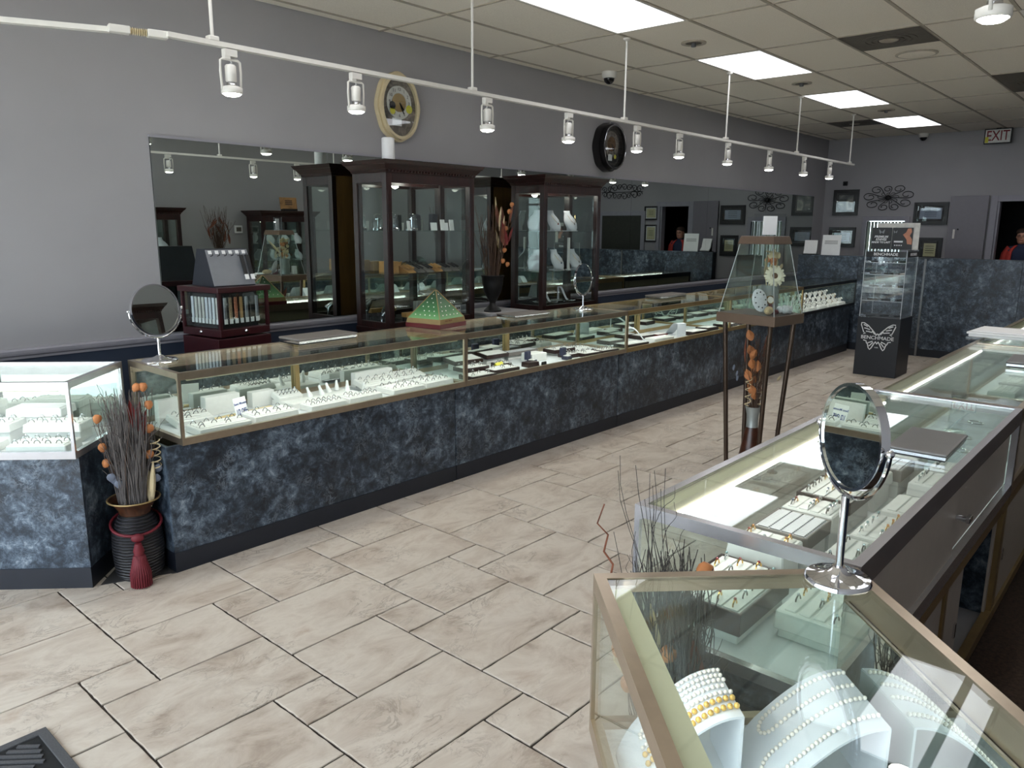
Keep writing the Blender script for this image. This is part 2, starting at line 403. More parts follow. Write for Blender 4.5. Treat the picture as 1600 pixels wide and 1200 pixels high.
    def strip(self, path, w0, w1, th, axis='x', M=None):
        """a bent slab: path of (u,z) swept along axis from w0 to w1 with thickness th"""
        n = len(path); nor = []
        for i in range(n):
            a = path[max(i-1, 0)]; b = path[min(i+1, n-1)]
            d = Vector((b[0]-a[0], b[1]-a[1])); d.normalize(); nor.append((-d.y, d.x))
        poly = list(path)+[(path[i][0]-nor[i][0]*th, path[i][1]-nor[i][1]*th) for i in range(n-1, -1, -1)]
        # quads so that the outline may be concave
        vs_ = []; fs_ = []
        for w in (w0, w1):
            for u, z in poly: vs_.append((w, u, z) if axis == 'x' else (u, w, z))
        N_ = 2*n
        for i in range(n-1):
            fs_ += [(i, i+1, N_-2-i, N_-1-i), (N_+i, N_+N_-1-i, N_+N_-2-i, N_+i+1)]
        for i in range(N_):
            j = (i+1) % N_; fs_.append((i, N_+i, N_+j, j))
        return self._add(vs_, fs_, M)
    def mesh(self, name):
        me = bpy.data.meshes.new(name); me.from_pydata(self.v, [], self.f)
        bm = bmesh.new(); bm.from_mesh(me); bmesh.ops.recalc_face_normals(bm, faces=bm.faces); bm.to_mesh(me); bm.free()
        return me
    def build(self, name, mat, parent=None, loc=(0, 0, 0), rot=(0, 0, 0), smooth=False, bevel=0.0, seg=2):
        me = self.mesh(name); me.materials.append(MATS[mat])
        return place(name, me, parent, loc, rot, smooth, bevel, seg)
def place(name, me, parent=None, loc=(0, 0, 0), rot=(0, 0, 0), smooth=False, bevel=0.0, seg=2):
    o = bpy.data.objects.new(name, me); COL.objects.link(o)
    if parent is not None: o.parent = parent
    o.location = loc; o.rotation_euler = rot
    if smooth:
        for p in me.polygons: p.use_smooth = True
        try: me.set_sharp_from_angle(angle=math.radians(40))
        except Exception: pass
    if bevel:
        b = o.modifiers.new('bevel', 'BEVEL'); b.width = bevel; b.segments = seg; b.limit_method = 'ANGLE'
    return o
def tag(o, label, cat, group=None):
    o['label'] = label; o['category'] = cat
    if group: o['group'] = group
    return o
def thing(name, label, cat, loc=(0, 0, 0), rz=0.0, group=None):
    o = bpy.data.objects.new(name, None); COL.objects.link(o); o.empty_display_size = 0.05
    o.location = loc; o.rotation_euler = (0, 0, rz)
    return tag(o, label, cat, group)
def struct(o): o['kind'] = 'structure'; return o
def stuff(o): o['kind'] = 'stuff'; return o
def dup(o, parent=None, **kw):
    c = o.copy(); COL.objects.link(c)
    if parent is not None: c.parent = parent
    for k, v in kw.items(): setattr(c, k, v)
    return c
def dup_tree(root, loc, rz, label=None, group=None):
    r = root.copy(); COL.objects.link(r); r.location = loc; r.rotation_euler = (0, 0, rz)
    if label: r['label'] = label
    if group: r['group'] = group
    for ch in root.children:
        c = ch.copy(); COL.objects.link(c); c.parent = r
        for g in ch.children:
            d = g.copy(); COL.objects.link(d); d.parent = c
    return r
def text(name, s, size, mat, parent, loc, rot, ext=0.0008, align='CENTER', bold=0.0, sx=1.0, shear=0.0):
    cu = bpy.data.curves.new(name, 'FONT'); cu.body = s; cu.size = size; cu.extrude = ext; cu.align_x = align; cu.align_y = 'CENTER'
    cu.offset = bold; cu.resolution_u = 3; cu.shear = shear
    t = bpy.data.objects.new('tmp_text', cu); COL.objects.link(t)
    dg = bpy.context.evaluated_depsgraph_get(); dg.update()
    me = bpy.data.meshes.new_from_object(t.evaluated_get(dg)); bpy.data.objects.remove(t, do_unlink=True)
    me.materials.clear(); me.materials.append(MATS[mat])
    o = place(name, me, parent, loc, rot); o.scale = (sx, 1, 1); return o
def ell(rx, rz_, n=40, cx=0, cz=0): return [(cx+rx*math.cos(2*PI*i/n), cz+rz_*math.sin(2*PI*i/n)) for i in range(n)]
def quad_frame(mb, x0, z0, x1, z1, w, y0, y1):
    """picture-frame shaped ring in the xz plane"""
    mb.ring_prism([(x0, z0), (x1, z0), (x1, z1), (x0, z1)], [(x0+w, z0+w), (x1-w, z0+w), (x1-w, z1-w), (x0+w, z1-w)], y0, y1)
    return mb
ORD = ['first', 'second', 'third', 'fourth', 'fifth', 'sixth', 'seventh', 'eighth', 'ninth', 'tenth', 'eleventh', 'twelfth']

# ------------------------------------------------------------------ floor with its tiles
fl = struct(MB().box(FRONT_X-0.1, RIGHT_Y-0.1, -0.12, BACK_X+2.4, WALL_Y+0.1, -0.006).build('floor', 'grout'))
U = 0.2062; TX, TY = 1.253, 2.002; GAP = 0.0068
def tile_mesh(w, h, seed):
    rnd = random.Random(seed); a, b, t = w*U/2-GAP/2, h*U/2-GAP/2, 0.008
    # chipped outline: a few points per side, pulled in a little
    out = []
    for (x0, y0, x1, y1) in ((-a,-b,a,-b), (a,-b,a,b), (a,b,-a,b), (-a,b,-a,-b)):
        k = 9
        for i in range(k):
            s = i/k; px_, py_ = x0+(x1-x0)*s, y0+(y1-y0)*s
            d = rnd.choice([0, 0, 0.0006, 0.0012, 0.0026])
            px_ -= d*(1 if px_ > 0 else -1)*(abs(px_) > a*0.98); py_ -= d*(1 if py_ > 0 else -1)*(abs(py_) > b*0.98)
            out.append((px_, py_))
    n = len(out); inn = [(x*(1-0.0022/a), y*(1-0.0022/b)) for x, y in out]
    v = [(x, y, -0.006) for x, y in out]+[(x, y, -0.0018) for x, y in out]+[(x, y, 0.0) for x, y in inn]
    f = [(i, (i+1) % n, n+(i+1) % n, n+i) for i in range(n)]+[(n+i, n+(i+1) % n, 2*n+(i+1) % n, 2*n+i) for i in range(n)]+[tuple(range(2*n, 3*n))]
    me = bpy.data.meshes.new('tile'); me.from_pydata(v, [], f); me.materials.append(MATS['floor_tile']); return me
TILE_M = {k: [tile_mesh(*k, s) for s in range(2)] for k in ((1, 1), (2, 2), (3, 2))}
def on_shop_floor(x, y):
    if x > HALF_X+0.1 or x < FRONT_X-0.1: return False
    if x > 1.2: return 0.62 < y < 3.72
    return (x+y) < 5.0 and (y-x) > -0.55
cnt = 0
for p in range(-16, 40):
    for q in range(-30, 30):
        gx, gy = 3*p-2*q, p+3*q
        for (x, y, w, h) in ((gx, gy, 1, 1), (gx+1, gy, 2, 2), (gx, gy-2, 3, 2)):
            cx, cy = TX+(x+w/2)*U, TY+(y+h/2)*U
            if not on_shop_floor(cx, cy): continue
            cnt += 1
            place('tile', TILE_M[(w, h)][cnt % 2], fl, (cx, cy, 0))
# carpet of the staff aisles and the office behind the partition
for nm, b in (('floor_aisle_right', (FRONT_X, RIGHT_Y, HALF_X, 0.48)), ('floor_aisle_left', (1.55, 3.80, HALF_X, WALL_Y)), ('floor_office', (HALF_X+0.1, RIGHT_Y, BACK_X+2.3, WALL_Y))):
    struct(MB().box(b[0], b[1], -0.006, b[2], b[3], 0.001).build(nm, 'carpet_brown'))

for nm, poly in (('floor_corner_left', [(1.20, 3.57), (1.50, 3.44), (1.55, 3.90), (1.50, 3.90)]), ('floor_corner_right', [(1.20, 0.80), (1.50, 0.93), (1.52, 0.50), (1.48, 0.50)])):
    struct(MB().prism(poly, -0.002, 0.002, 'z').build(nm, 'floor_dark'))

# ------------------------------------------------------------------ walls
wl = struct(MB().box(FRONT_X-0.1, WALL_Y, -0.1, BACK_X+0.1, WALL_Y+0.12, CEIL+0.1).build('wall_left', 'wall_grey'))
MB().box(FRONT_X, WALL_Y-0.004, 0.0, BACK_X, WALL_Y-0.0005, 0.885).build('wainscot', 'wall_navy', wl)
struct(MB().prism([(WALL_Y-0.0005, 0.872), (WALL_Y-0.012, 0.874), (WALL_Y-0.014, 0.888), (WALL_Y-0.024, 0.896), (WALL_Y-0.028, 0.908), (WALL_Y-0.03, 0.922), (WALL_Y-0.024, 0.932), (WALL_Y-0.0005, 0.934)], FRONT_X, BACK_X, 'x').build('trim_1', 'trim_grey'))
wr = struct(MB().box(FRONT_X-0.1, RIGHT_Y-0.12, -0.1, BACK_X+0.1, RIGHT_Y, CEIL+0.1).build('wall_right', 'wall_grey'))
MB().box(FRONT_X, RIGHT_Y+0.0005, 0.0, BACK_X, RIGHT_Y+0.004, 0.885).build('wainscot', 'wall_navy', wr)
# back wall with a window and an open doorway
WIN = (3.62, 4.20, 0.95, 1.76); DOOR = (1.72, 2.36, 0.0, 2.04)
mb = MB()
for (y0, y1, z0, z1) in ((RIGHT_Y, DOOR[0], 0, CEIL+0.1), (DOOR[0], DOOR[1], DOOR[3], CEIL+0.1), (DOOR[1], WIN[0], 0, CEIL+0.1),
                         (WIN[0], WIN[1], 0, WIN[2]), (WIN[0], WIN[1], WIN[3], CEIL+0.1), (WIN[1], WALL_Y, 0, CEIL+0.1)):
    mb.box(BACK_X, y0, z0, BACK_X+0.14, y1, z1)
struct(mb.build('wall_back', 'wall_grey'))
# dark store room behind the doorway
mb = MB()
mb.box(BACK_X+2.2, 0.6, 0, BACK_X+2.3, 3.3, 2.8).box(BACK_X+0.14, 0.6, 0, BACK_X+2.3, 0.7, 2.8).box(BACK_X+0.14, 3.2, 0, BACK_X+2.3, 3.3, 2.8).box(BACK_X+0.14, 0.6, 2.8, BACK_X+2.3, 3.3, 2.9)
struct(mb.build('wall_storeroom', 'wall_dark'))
# door casing
mb = MB()
for y0, y1 in ((DOOR[0]-0.09, DOOR[0]), (DOOR[1], DOOR[1]+0.09)):
    mb.box(BACK_X-0.025, y0, 0, BACK_X+0.0, y1, DOOR[3]+0.09)
mb.box(BACK_X-0.025, DOOR[0], DOOR[3], BACK_X, DOOR[1], DOOR[3]+0.09)
mb.box(BACK_X, DOOR[1]-0.03, 0, BACK_X+0.14, DOOR[1], DOOR[3]).box(BACK_X, DOOR[0], 0, BACK_X+0.14, DOOR[0]+0.03, DOOR[3])
struct(mb.build('trim_2', 'trim_grey', bevel=0.004))
# grey steel door leaf folded back flat against the wall
d1 = struct(MB().box(BACK_X-0.06, 2.47, 0.02, BACK_X-0.028, 2.98, 2.13).build('door_1', 'door_grey', bevel=0.003))
MB().cbox((BACK_X-0.066, 2.89, 1.56), (0.012, 0.03, 0.14)).build('pull_plate', 'lamp_white', d1, bevel=0.003)
MB().sphere((BACK_X-0.066, 2.84, 1.63), 0.012).build('lock', 'iron_black', d1, smooth=True)
# olive door seen only in the big mirror
d2 = struct(MB().box(BACK_X-0.03, 0.34, 0.0, BACK_X-0.001, 1.29, 1.87).build('door_2', 'door_olive', bevel=0.003))
mb = MB(); quad_frame(mb, 0.25, -0.09, 1.38, 1.96, 0.09, 0, 0.03)
struct(mb.build('trim_3', 'trim_grey', None, (BACK_X-0.002, 0, 0), (0, 0, PI/2)))
MB().sphere((BACK_X-0.05, 0.42, 0.98), 0.025).build('door_knob', 'steel_grey', d2, smooth=True)
# window in the back wall: casing, glass, vertical blind slats
mb = MB()
mb.ring_prism([(WIN[0]-0.07, WIN[2]-0.07), (WIN[1]+0.07, WIN[2]-0.07), (WIN[1]+0.07, WIN[3]+0.07), (WIN[0]-0.07, WIN[3]+0.07)],
              [(WIN[0], WIN[2]), (WIN[1], WIN[2]), (WIN[1], WIN[3]), (WIN[0], WIN[3])], BACK_X-0.022, BACK_X+0.06, 'x')
w1 = struct(mb.build('window_1', 'trim_grey', bevel=0.004))
MB().box(BACK_X+0.05, WIN[0], WIN[2], BACK_X+0.056, WIN[1], WIN[3]).build('pane', 'window_glass', w1)
sl = MB().cbox((0, 0, 0), (0.004, 0.045, WIN[3]-WIN[2]-0.02)).mesh('slat'); sl.materials.append(MATS['blind'])
for i in range(11):
    place('slat', sl, w1, (BACK_X+0.03, WIN[0]+0.03+i*0.052, (WIN[2]+WIN[3])/2), (0, 0, [0.5, 0.1, 0.9, 0.2, 1.1, 0.0, 0.4, 0.8, 0.1, 0.6, 0.3][i]))
# shop front behind the viewer: bulkhead, piers, glazing bars and panes
mb = MB()
mb.box(FRONT_X-0.12, RIGHT_Y, 2.62, FRONT_X, WALL_Y, CEIL+0.1).box(FRONT_X-0.12, RIGHT_Y, -0.1, FRONT_X, WALL_Y, 0.10)
mb.box(FRONT_X-0.12, RIGHT_Y, 0.1, FRONT_X, RIGHT_Y+0.12, 2.62).box(FRONT_X-0.12, WALL_Y-0.12, 0.1, FRONT_X, WALL_Y, 2.62)
struct(mb.build('wall_front', 'wall_grey'))
ys = [RIGHT_Y+0.12, 0.72, 1.75, 2.70, 3.75, WALL_Y-0.12]
for i in range(5):
    y0, y1 = ys[i], ys[i+1]
    mb = MB(); mb.ring_prism([(y0, 0.1), (y1, 0.1), (y1, 2.62), (y0, 2.62)], [(y0+0.035, 0.14), (y1-0.035, 0.14), (y1-0.035, 2.58), (y0+0.035, 2.58)], FRONT_X-0.09, FRONT_X-0.03, 'x')
    w = struct(mb.build(('window_%d' % (i+2)) if i != 2 else 'door_3', 'steel_grey'))
    MB().box(FRONT_X-0.063, y0+0.035, 0.14, FRONT_X-0.057, y1-0.035, 2.58).build('pane', 'window_glass', w)
    MB().box(FRONT_X-0.085, y0+0.035, 2.05, FRONT_X-0.035, y1-0.035, 2.09).build('transom', 'steel_grey', w)
struct(MB().box(-14, -12, -0.2, FRONT_X-0.12, 18, -0.1).build('pavement', 'concrete'))

# half-height partition at the end of the shop, clad in laminate panels
ph = struct(MB().box(HALF_X, RIGHT_Y, 0.0, HALF_X+0.1, 4.26, 1.255).build('wall_partition', 'kick_navy'))
for y0, y1 in ((-0.645, 0.595), (0.60, 1.555), (1.56, 2.60), (2.625, 3.43), (3.435, 4.255)):
    MB().box(HALF_X-0.012, y0, 0.10, HALF_X, y1, 1.255).build('panel', 'laminate', ph)
MB().box(HALF_X-0.014, RIGHT_Y+0.01, 1.255, HALF_X+0.112, 4.262, 1.268).build('cap', 'laminate', ph)
MB().box(HALF_X-0.022, 2.6, 0.0, HALF_X-0.0, 2.625, 1.254).build('edge_strip', 'steel_grey', ph)

# ------------------------------------------------------------------ ceiling: tees, tiles, panels, fittings
ce = struct(MB().box(FRONT_X-0.1, RIGHT_Y-0.1, CEIL+0.03, BACK_X+0.1, WALL_Y+0.1, CEIL+0.14).build('ceiling', 'tee_grid'))
GX0, GY0 = 5.25, 2.97
xs = [GX0+1.22*k for k in range(-6, 8)]; xs = [x for x in xs if FRONT_X < x < BACK_X]
ysg = [GY0+0.61*k for k in range(-6, 5)]; ysg = [y for y in ysg if RIGHT_Y < y < WALL_Y]
for y in ysg: MB().box(FRONT_X, y-0.012, CEIL-0.004, BACK_X, y+0.012, CEIL+0.03).build('main_tee', 'tee_grid', ce)
xe = [FRONT_X]+xs+[BACK_X]; ye = [RIGHT_Y]+ysg+[WALL_Y]
for x in xs:
    MB().box(x-0.010, RIGHT_Y, CEIL-0.0035, x+0.010, WALL_Y, CEIL+0.03).build('cross_tee', 'tee_grid', ce)
TROF = {(x, y) for x in (1, 3, 5, 7, 9) for y in ('a', 'b')}
trofs = []
vents = []
tcache = {}
for i in range(len(xe)-1):
    for j in range(len(ye)-1):
        x0, x1, y0, y1 = xe[i], xe[i+1], ye[j], ye[j+1]
        isx = any(abs(x0-(GX0+1.22*k)) < 0.02 for k in (-3, -1, 1, 3, 5))
        if isx and (abs(y0-2.97) < 0.02 or abs(y0-0.53) < 0.02): trofs.append((x0, y0, x1, y1)); continue
        if abs(x0-6.47) < 0.02 and abs(y0-1.75) < 0.02:
            vents.append((x0, y0, x0+0.6, y1)); x0 = x0+0.61
        if abs(x0-11.35) < 0.02 and abs(y0-3.58) < 0.02:
            vents.append((x0, y0, x0+0.6, y1)); x0 = x0+0.61
        if abs(x0-8.91) < 0.02 and abs(y0-1.14) < 0.02:
            vents.append((x0, y0, x1, y1)); continue
        w, h = round(x1-x0-0.022, 4), round(y1-y0-0.026, 4)
        if (w, h) not in tcache:
            me = MB().box(-w/2, -h/2, 0, w/2, h/2, 0.016).mesh('tile'); me.materials.append(MATS['ceiling_tile']); tcache[(w, h)] = me
        place('tile', tcache[(w, h)], ce, ((x0+x1)/2, (y0+y1)/2, CEIL+0.002))
trofs.sort()
def where_trof(x, y):
    side = 'above the left row' if y > 2 else 'above the right row'
    return 'lit white ceiling light panel %s, %s from the shop front' % (side, ORD[[1.59, 4.03, 6.47, 8.91, 11.35].index(min([1.59, 4.03, 6.47, 8.91, 11.35], key=lambda a: abs(a-x)))])
for (x0, y0, x1, y1) in trofs:
    t = thing('ceiling_light', where_trof(x0, y0), 'ceiling light', ((x0+x1)/2, (y0+y1)/2, CEIL-0.006), group='ceiling light panels')
    a, b = (x1-x0)/2, (y1-y0)/2
    mb = MB(); mb.ring_prism([(-a, -b), (a, -b), (a, b), (-a, b)], [(-a+0.02, -b+0.02), (a-0.02, -b+0.02), (a-0.02, b-0.02), (-a+0.02, b-0.02)], 0, 0.03, 'z'); mb.build('frame', 'lamp_white', t)
    MB().box(-a+0.018, -b+0.018, 0.004, a-0.018, b-0.018, 0.008).build('diffuser', 'troffer_diffuser', t)
vl = ['dark square air vent with a round diffuser, nearest in the ceiling', 'dark air vent at the right edge of the ceiling', 'dark air vent behind the end of the left light track']
for k, (x0, y0, x1, y1) in enumerate(sorted(vents)):
    t = thing('air_vent', vl[k], 'air vent', ((x0+x1)/2, (y0+y1)/2, CEIL-0.004), group='ceiling vents')
    a, b = (x1-x0)/2-0.004, (y1-y0)/2-0.006
    MB().box(-a, -b, 0, a, b, 0.02).build('plate', 'vent_dark', t)
    for k2, r in enumerate((0.20, 0.155, 0.11)):
        mb = MB(); mb.ring_prism(ell(r, r, 28), ell(r-0.03, r-0.03, 28), -0.004-0.002*k2, 0.001, 'z'); mb.build('cone_ring', 'vent_dark', t)
    MB().lathe([(0.06, -0.012), (0.07, -0.008), (0.07, 0.0)], 24).build('centre_disc', 'tee_grid', t, smooth=True)
def recessed(x, y, label, r=0.075):
    t = thing('recessed_fitting', label, 'ceiling fitting', (x, y, CEIL-0.004), group='small round ceiling fittings')
    mb = MB(); mb.ring_prism(ell(r+0.025, r+0.025, 24), ell(r-0.01, r-0.01, 24), -0.004, 0.006, 'z'); mb.build('trim_ring', 'tee_grid', t)
    MB().lathe([(r-0.012, 0.0), (r-0.02, 0.004), (0.02, 0.006)], 20).build('baffle', 'vent_dark', t, smooth=True)
    MB().lathe([(0.012, -0.03), (0.02, -0.028), (0.02, 0.002)], 10).build('nozzle', 'steel_grey', t, smooth=True)
recessed(5.90, 3.28, 'small recessed ceiling fitting between the two nearest light panels')
recessed(8.18, 3.29, 'small recessed ceiling fitting between second and third light panel')
recessed(10.64, 3.18, 'small recessed ceiling fitting before the farthest light panel')
sp = thing('ceiling_speaker', 'round beige speaker grille in the ceiling beside the dark vent', 'speaker', (7.46, 2.03, CEIL-0.006))
MB().lathe([(0.155, -0.004), (0.165, 0.0), (0.165, 0.006)], 28).build('rim', 'tee_grid', sp, smooth=True)
MB().lathe([(0.03, -0.012), (0.10, -0.010), (0.15, -0.003), (0.15, 0.003)], 28).build('grille', 'ceiling_tile', sp, smooth=True)
def dome(x, y, z, label, wallmount=False):
    t = thing('security_camera', label, 'camera', (x, y, z), group='security cameras')
    MB().lathe([(0.055, -0.06), (0.066, -0.05), (0.07, -0.02), (0.07, 0.0)], 20).build('housing', 'lamp_white', t, smooth=True)
    MB().sphere((0, 0, -0.062), 0.052, 14, 8).build('dome', 'camera_dome', t, smooth=True)
dome(6.435, 4.463, CEIL-0.001, 'white dome camera with black bubble on ceiling above the dark clock')
dome(BACK_X-0.12, 3.45, CEIL-0.001, 'small white dome camera high on the back wall by the ceiling')

# light tracks
LAMP_PROTO = {}
def track_lamp(x, y, label, group, tilt=0.0, rz=0.0, sgn=1):
    t = thing('track_lamp', label, 'track light', (x, y, 2.44), rz, group)
    if not LAMP_PROTO:
        P = LAMP_PROTO
        P['adapter'] = MB().box(-0.032, -0.016, -0.032, 0.032, 0.016, 0.0).box(-0.032, -0.014, -0.045, -0.004, 0.014, -0.03).mesh('adapter')
        fr = [(-0.052, 0, -0.048), (-0.052, 0, -0.185), (-0.045, 0, -0.192)]
        P['yoke'] = MB().tube([(-0.048, 0, -0.185), (-0.052, 0, -0.10), (-0.050, 0, -0.052), (-0.04, 0, -0.045), (0.04, 0, -0.045), (0.050, 0, -0.052), (0.052, 0, -0.10), (0.048, 0, -0.185)], 0.006, 8).mesh('yoke')
        P['socket'] = MB().lathe([(0.018, -0.148), (0.026, -0.142), (0.026, -0.075), (0.02, -0.068)], 16).mesh('socket')
        P['bulb_neck'] = MB().lathe([(0.030, -0.172), (0.022, -0.16), (0.020, -0.146)], 16).mesh('bulb_neck')
        P['collar'] = MB().lathe([(0.047, -0.20), (0.050, -0.196), (0.050, -0.172), (0.036, -0.166), (0.030, -0.166)], 20).mesh('collar')
        P['lens'] = MB().lathe([(0.012, -0.212), (0.030, -0.209), (0.043, -0.2005), (0.043, -0.198)], 20).mesh('lens')
        P['cord'] = MB().tube([(0.0, 0.012, -0.03), (0.018, 0.018, -0.055), (-0.014, 0.022, -0.08), (0.0, 0.016, -0.10)], 0.004, 6).mesh('cord')
        for k, m in (('adapter', 'lamp_white'), ('yoke', 'lamp_white'), ('socket', 'lamp_white'), ('bulb_neck', 'silver'), ('collar', 'lamp_white'), ('lens', 'lamp_lens'), ('cord', 'white_plastic')): P[k].materials.append(MATS[m])
        for k in ('yoke', 'socket', 'bulb_neck', 'collar', 'lens', 'cord'):
            for p in P[k].polygons: p.use_smooth = True
    for k, me in LAMP_PROTO.items(): place(k, me, t)
    l = bpy.data.lights.new('lamp_beam', 'SPOT'); l.energy = P_SPOT; l.spot_size = math.radians(95); l.spot_blend = 0.8; l.color = (1.0, 0.95, 0.86); l.shadow_soft_size = 0.04
    lo = bpy.data.objects.new('lamp_beam', l); COL.objects.link(lo); lo.parent = t; lo.location = (0, 0, -0.225)
def track(name, label, pts, rods):
    t = thing(name, label, 'light track', (0, 0, 0))
    for (a, b) in zip(pts[:-1], pts[1:]):
        a, b = Vector(a), Vector(b); d = b-a; L = d.length; an = math.atan2(d.y, d.x)
        M = Matrix.Translation(a) @ Matrix.Rotation(an, 4, 'Z')
        MB().box(0, -0.018, -0.011, L, 0.018, 0.011, M).build('rail', 'lamp_white', t)
    for (x, y) in rods:
        r = MB().tube([(x, y, 2.46), (x, y, CEIL-0.004)], 0.008, 10).build('hanger_rod', 'lamp_white', t, smooth=True)
        MB().lathe([(0.012, CEIL-0.03), (0.028, CEIL-0.018), (0.028, CEIL-0.0065)], 14, Matrix.Translation((x, y, 0))).build('canopy', 'lamp_white', r, smooth=True)
        MB().cbox((x, y, 2.475), (0.05, 0.04, 0.022)).build('clamp', 'lamp_white', r, bevel=0.004)
    return t
TZ = 2.455
tl = track('light_track', 'long white light track hanging over the left row of cases', [(1.72, 3.588, TZ), (10.85, 3.588, TZ)], [(1.938, 3.588), (3.67, 3.588), (5.40, 3.588), (7.17, 3.588), (8.93, 3.588), (10.70, 3.588)])
tb = track('light_track', 'short white light track angling off at the far left', [(0.05, 4.42, TZ), (1.52, 3.70, TZ)], [(0.5, 4.2)])
j = thing('track_joint', 'ribbed white flexible connector joining the two light tracks', 'connector', (1.62, 3.64, TZ), math.atan2(-0.72, 1.47)+0.22)
MB().box(-0.12, -0.022, -0.016, -0.035, 0.022, 0.016).build('end_block', 'lamp_white', j, bevel=0.004)
MB().box(0.035, -0.022, -0.016, 0.12, 0.022, 0.016).build('end_block', 'lamp_white', j, bevel=0.004)
mb = MB()
for i in range(8): mb.lathe([(0.012, -0.003), (0.017, 0.0), (0.012, 0.003)], 12, Matrix.Translation((-0.032+i*0.009, 0, 0)) @ Matrix.Rotation(PI/2, 4, 'Y'))
mb.build('bellows', 'clock_cream', j, smooth=True)
for i, x in enumerate((2.02, 2.757, 3.807, 4.674, 5.597, 6.288, 7.23, 8.207, 9.172, 10.01)):
    track_lamp(x, 3.588, 'white track spotlight over the left row, %s from the left' % ORD[i], 'spotlights over the left row')
track_lamp(1.03, 3.94, 'white track spotlight cut off by the left picture edge', 'spotlights over the left row', rz=-0.45)
tr = track('light_track', 'white light track hanging over the right row of cases', [(1.2, 0.56, TZ), (10.85, 0.56, TZ)], [(2.1, 0.56), (5.0, 0.56), (6.7, 0.56), (8.5, 0.56), (10.2, 0.56)])
for i, x in enumerate((1.7, 2.80, 4.35, 5.45, 6.1, 7.2, 8.6)):
    track_lamp(x, 0.56, 'white track spotlight over the right row, %s from the front' % ORD[i], 'spotlights over the right row')

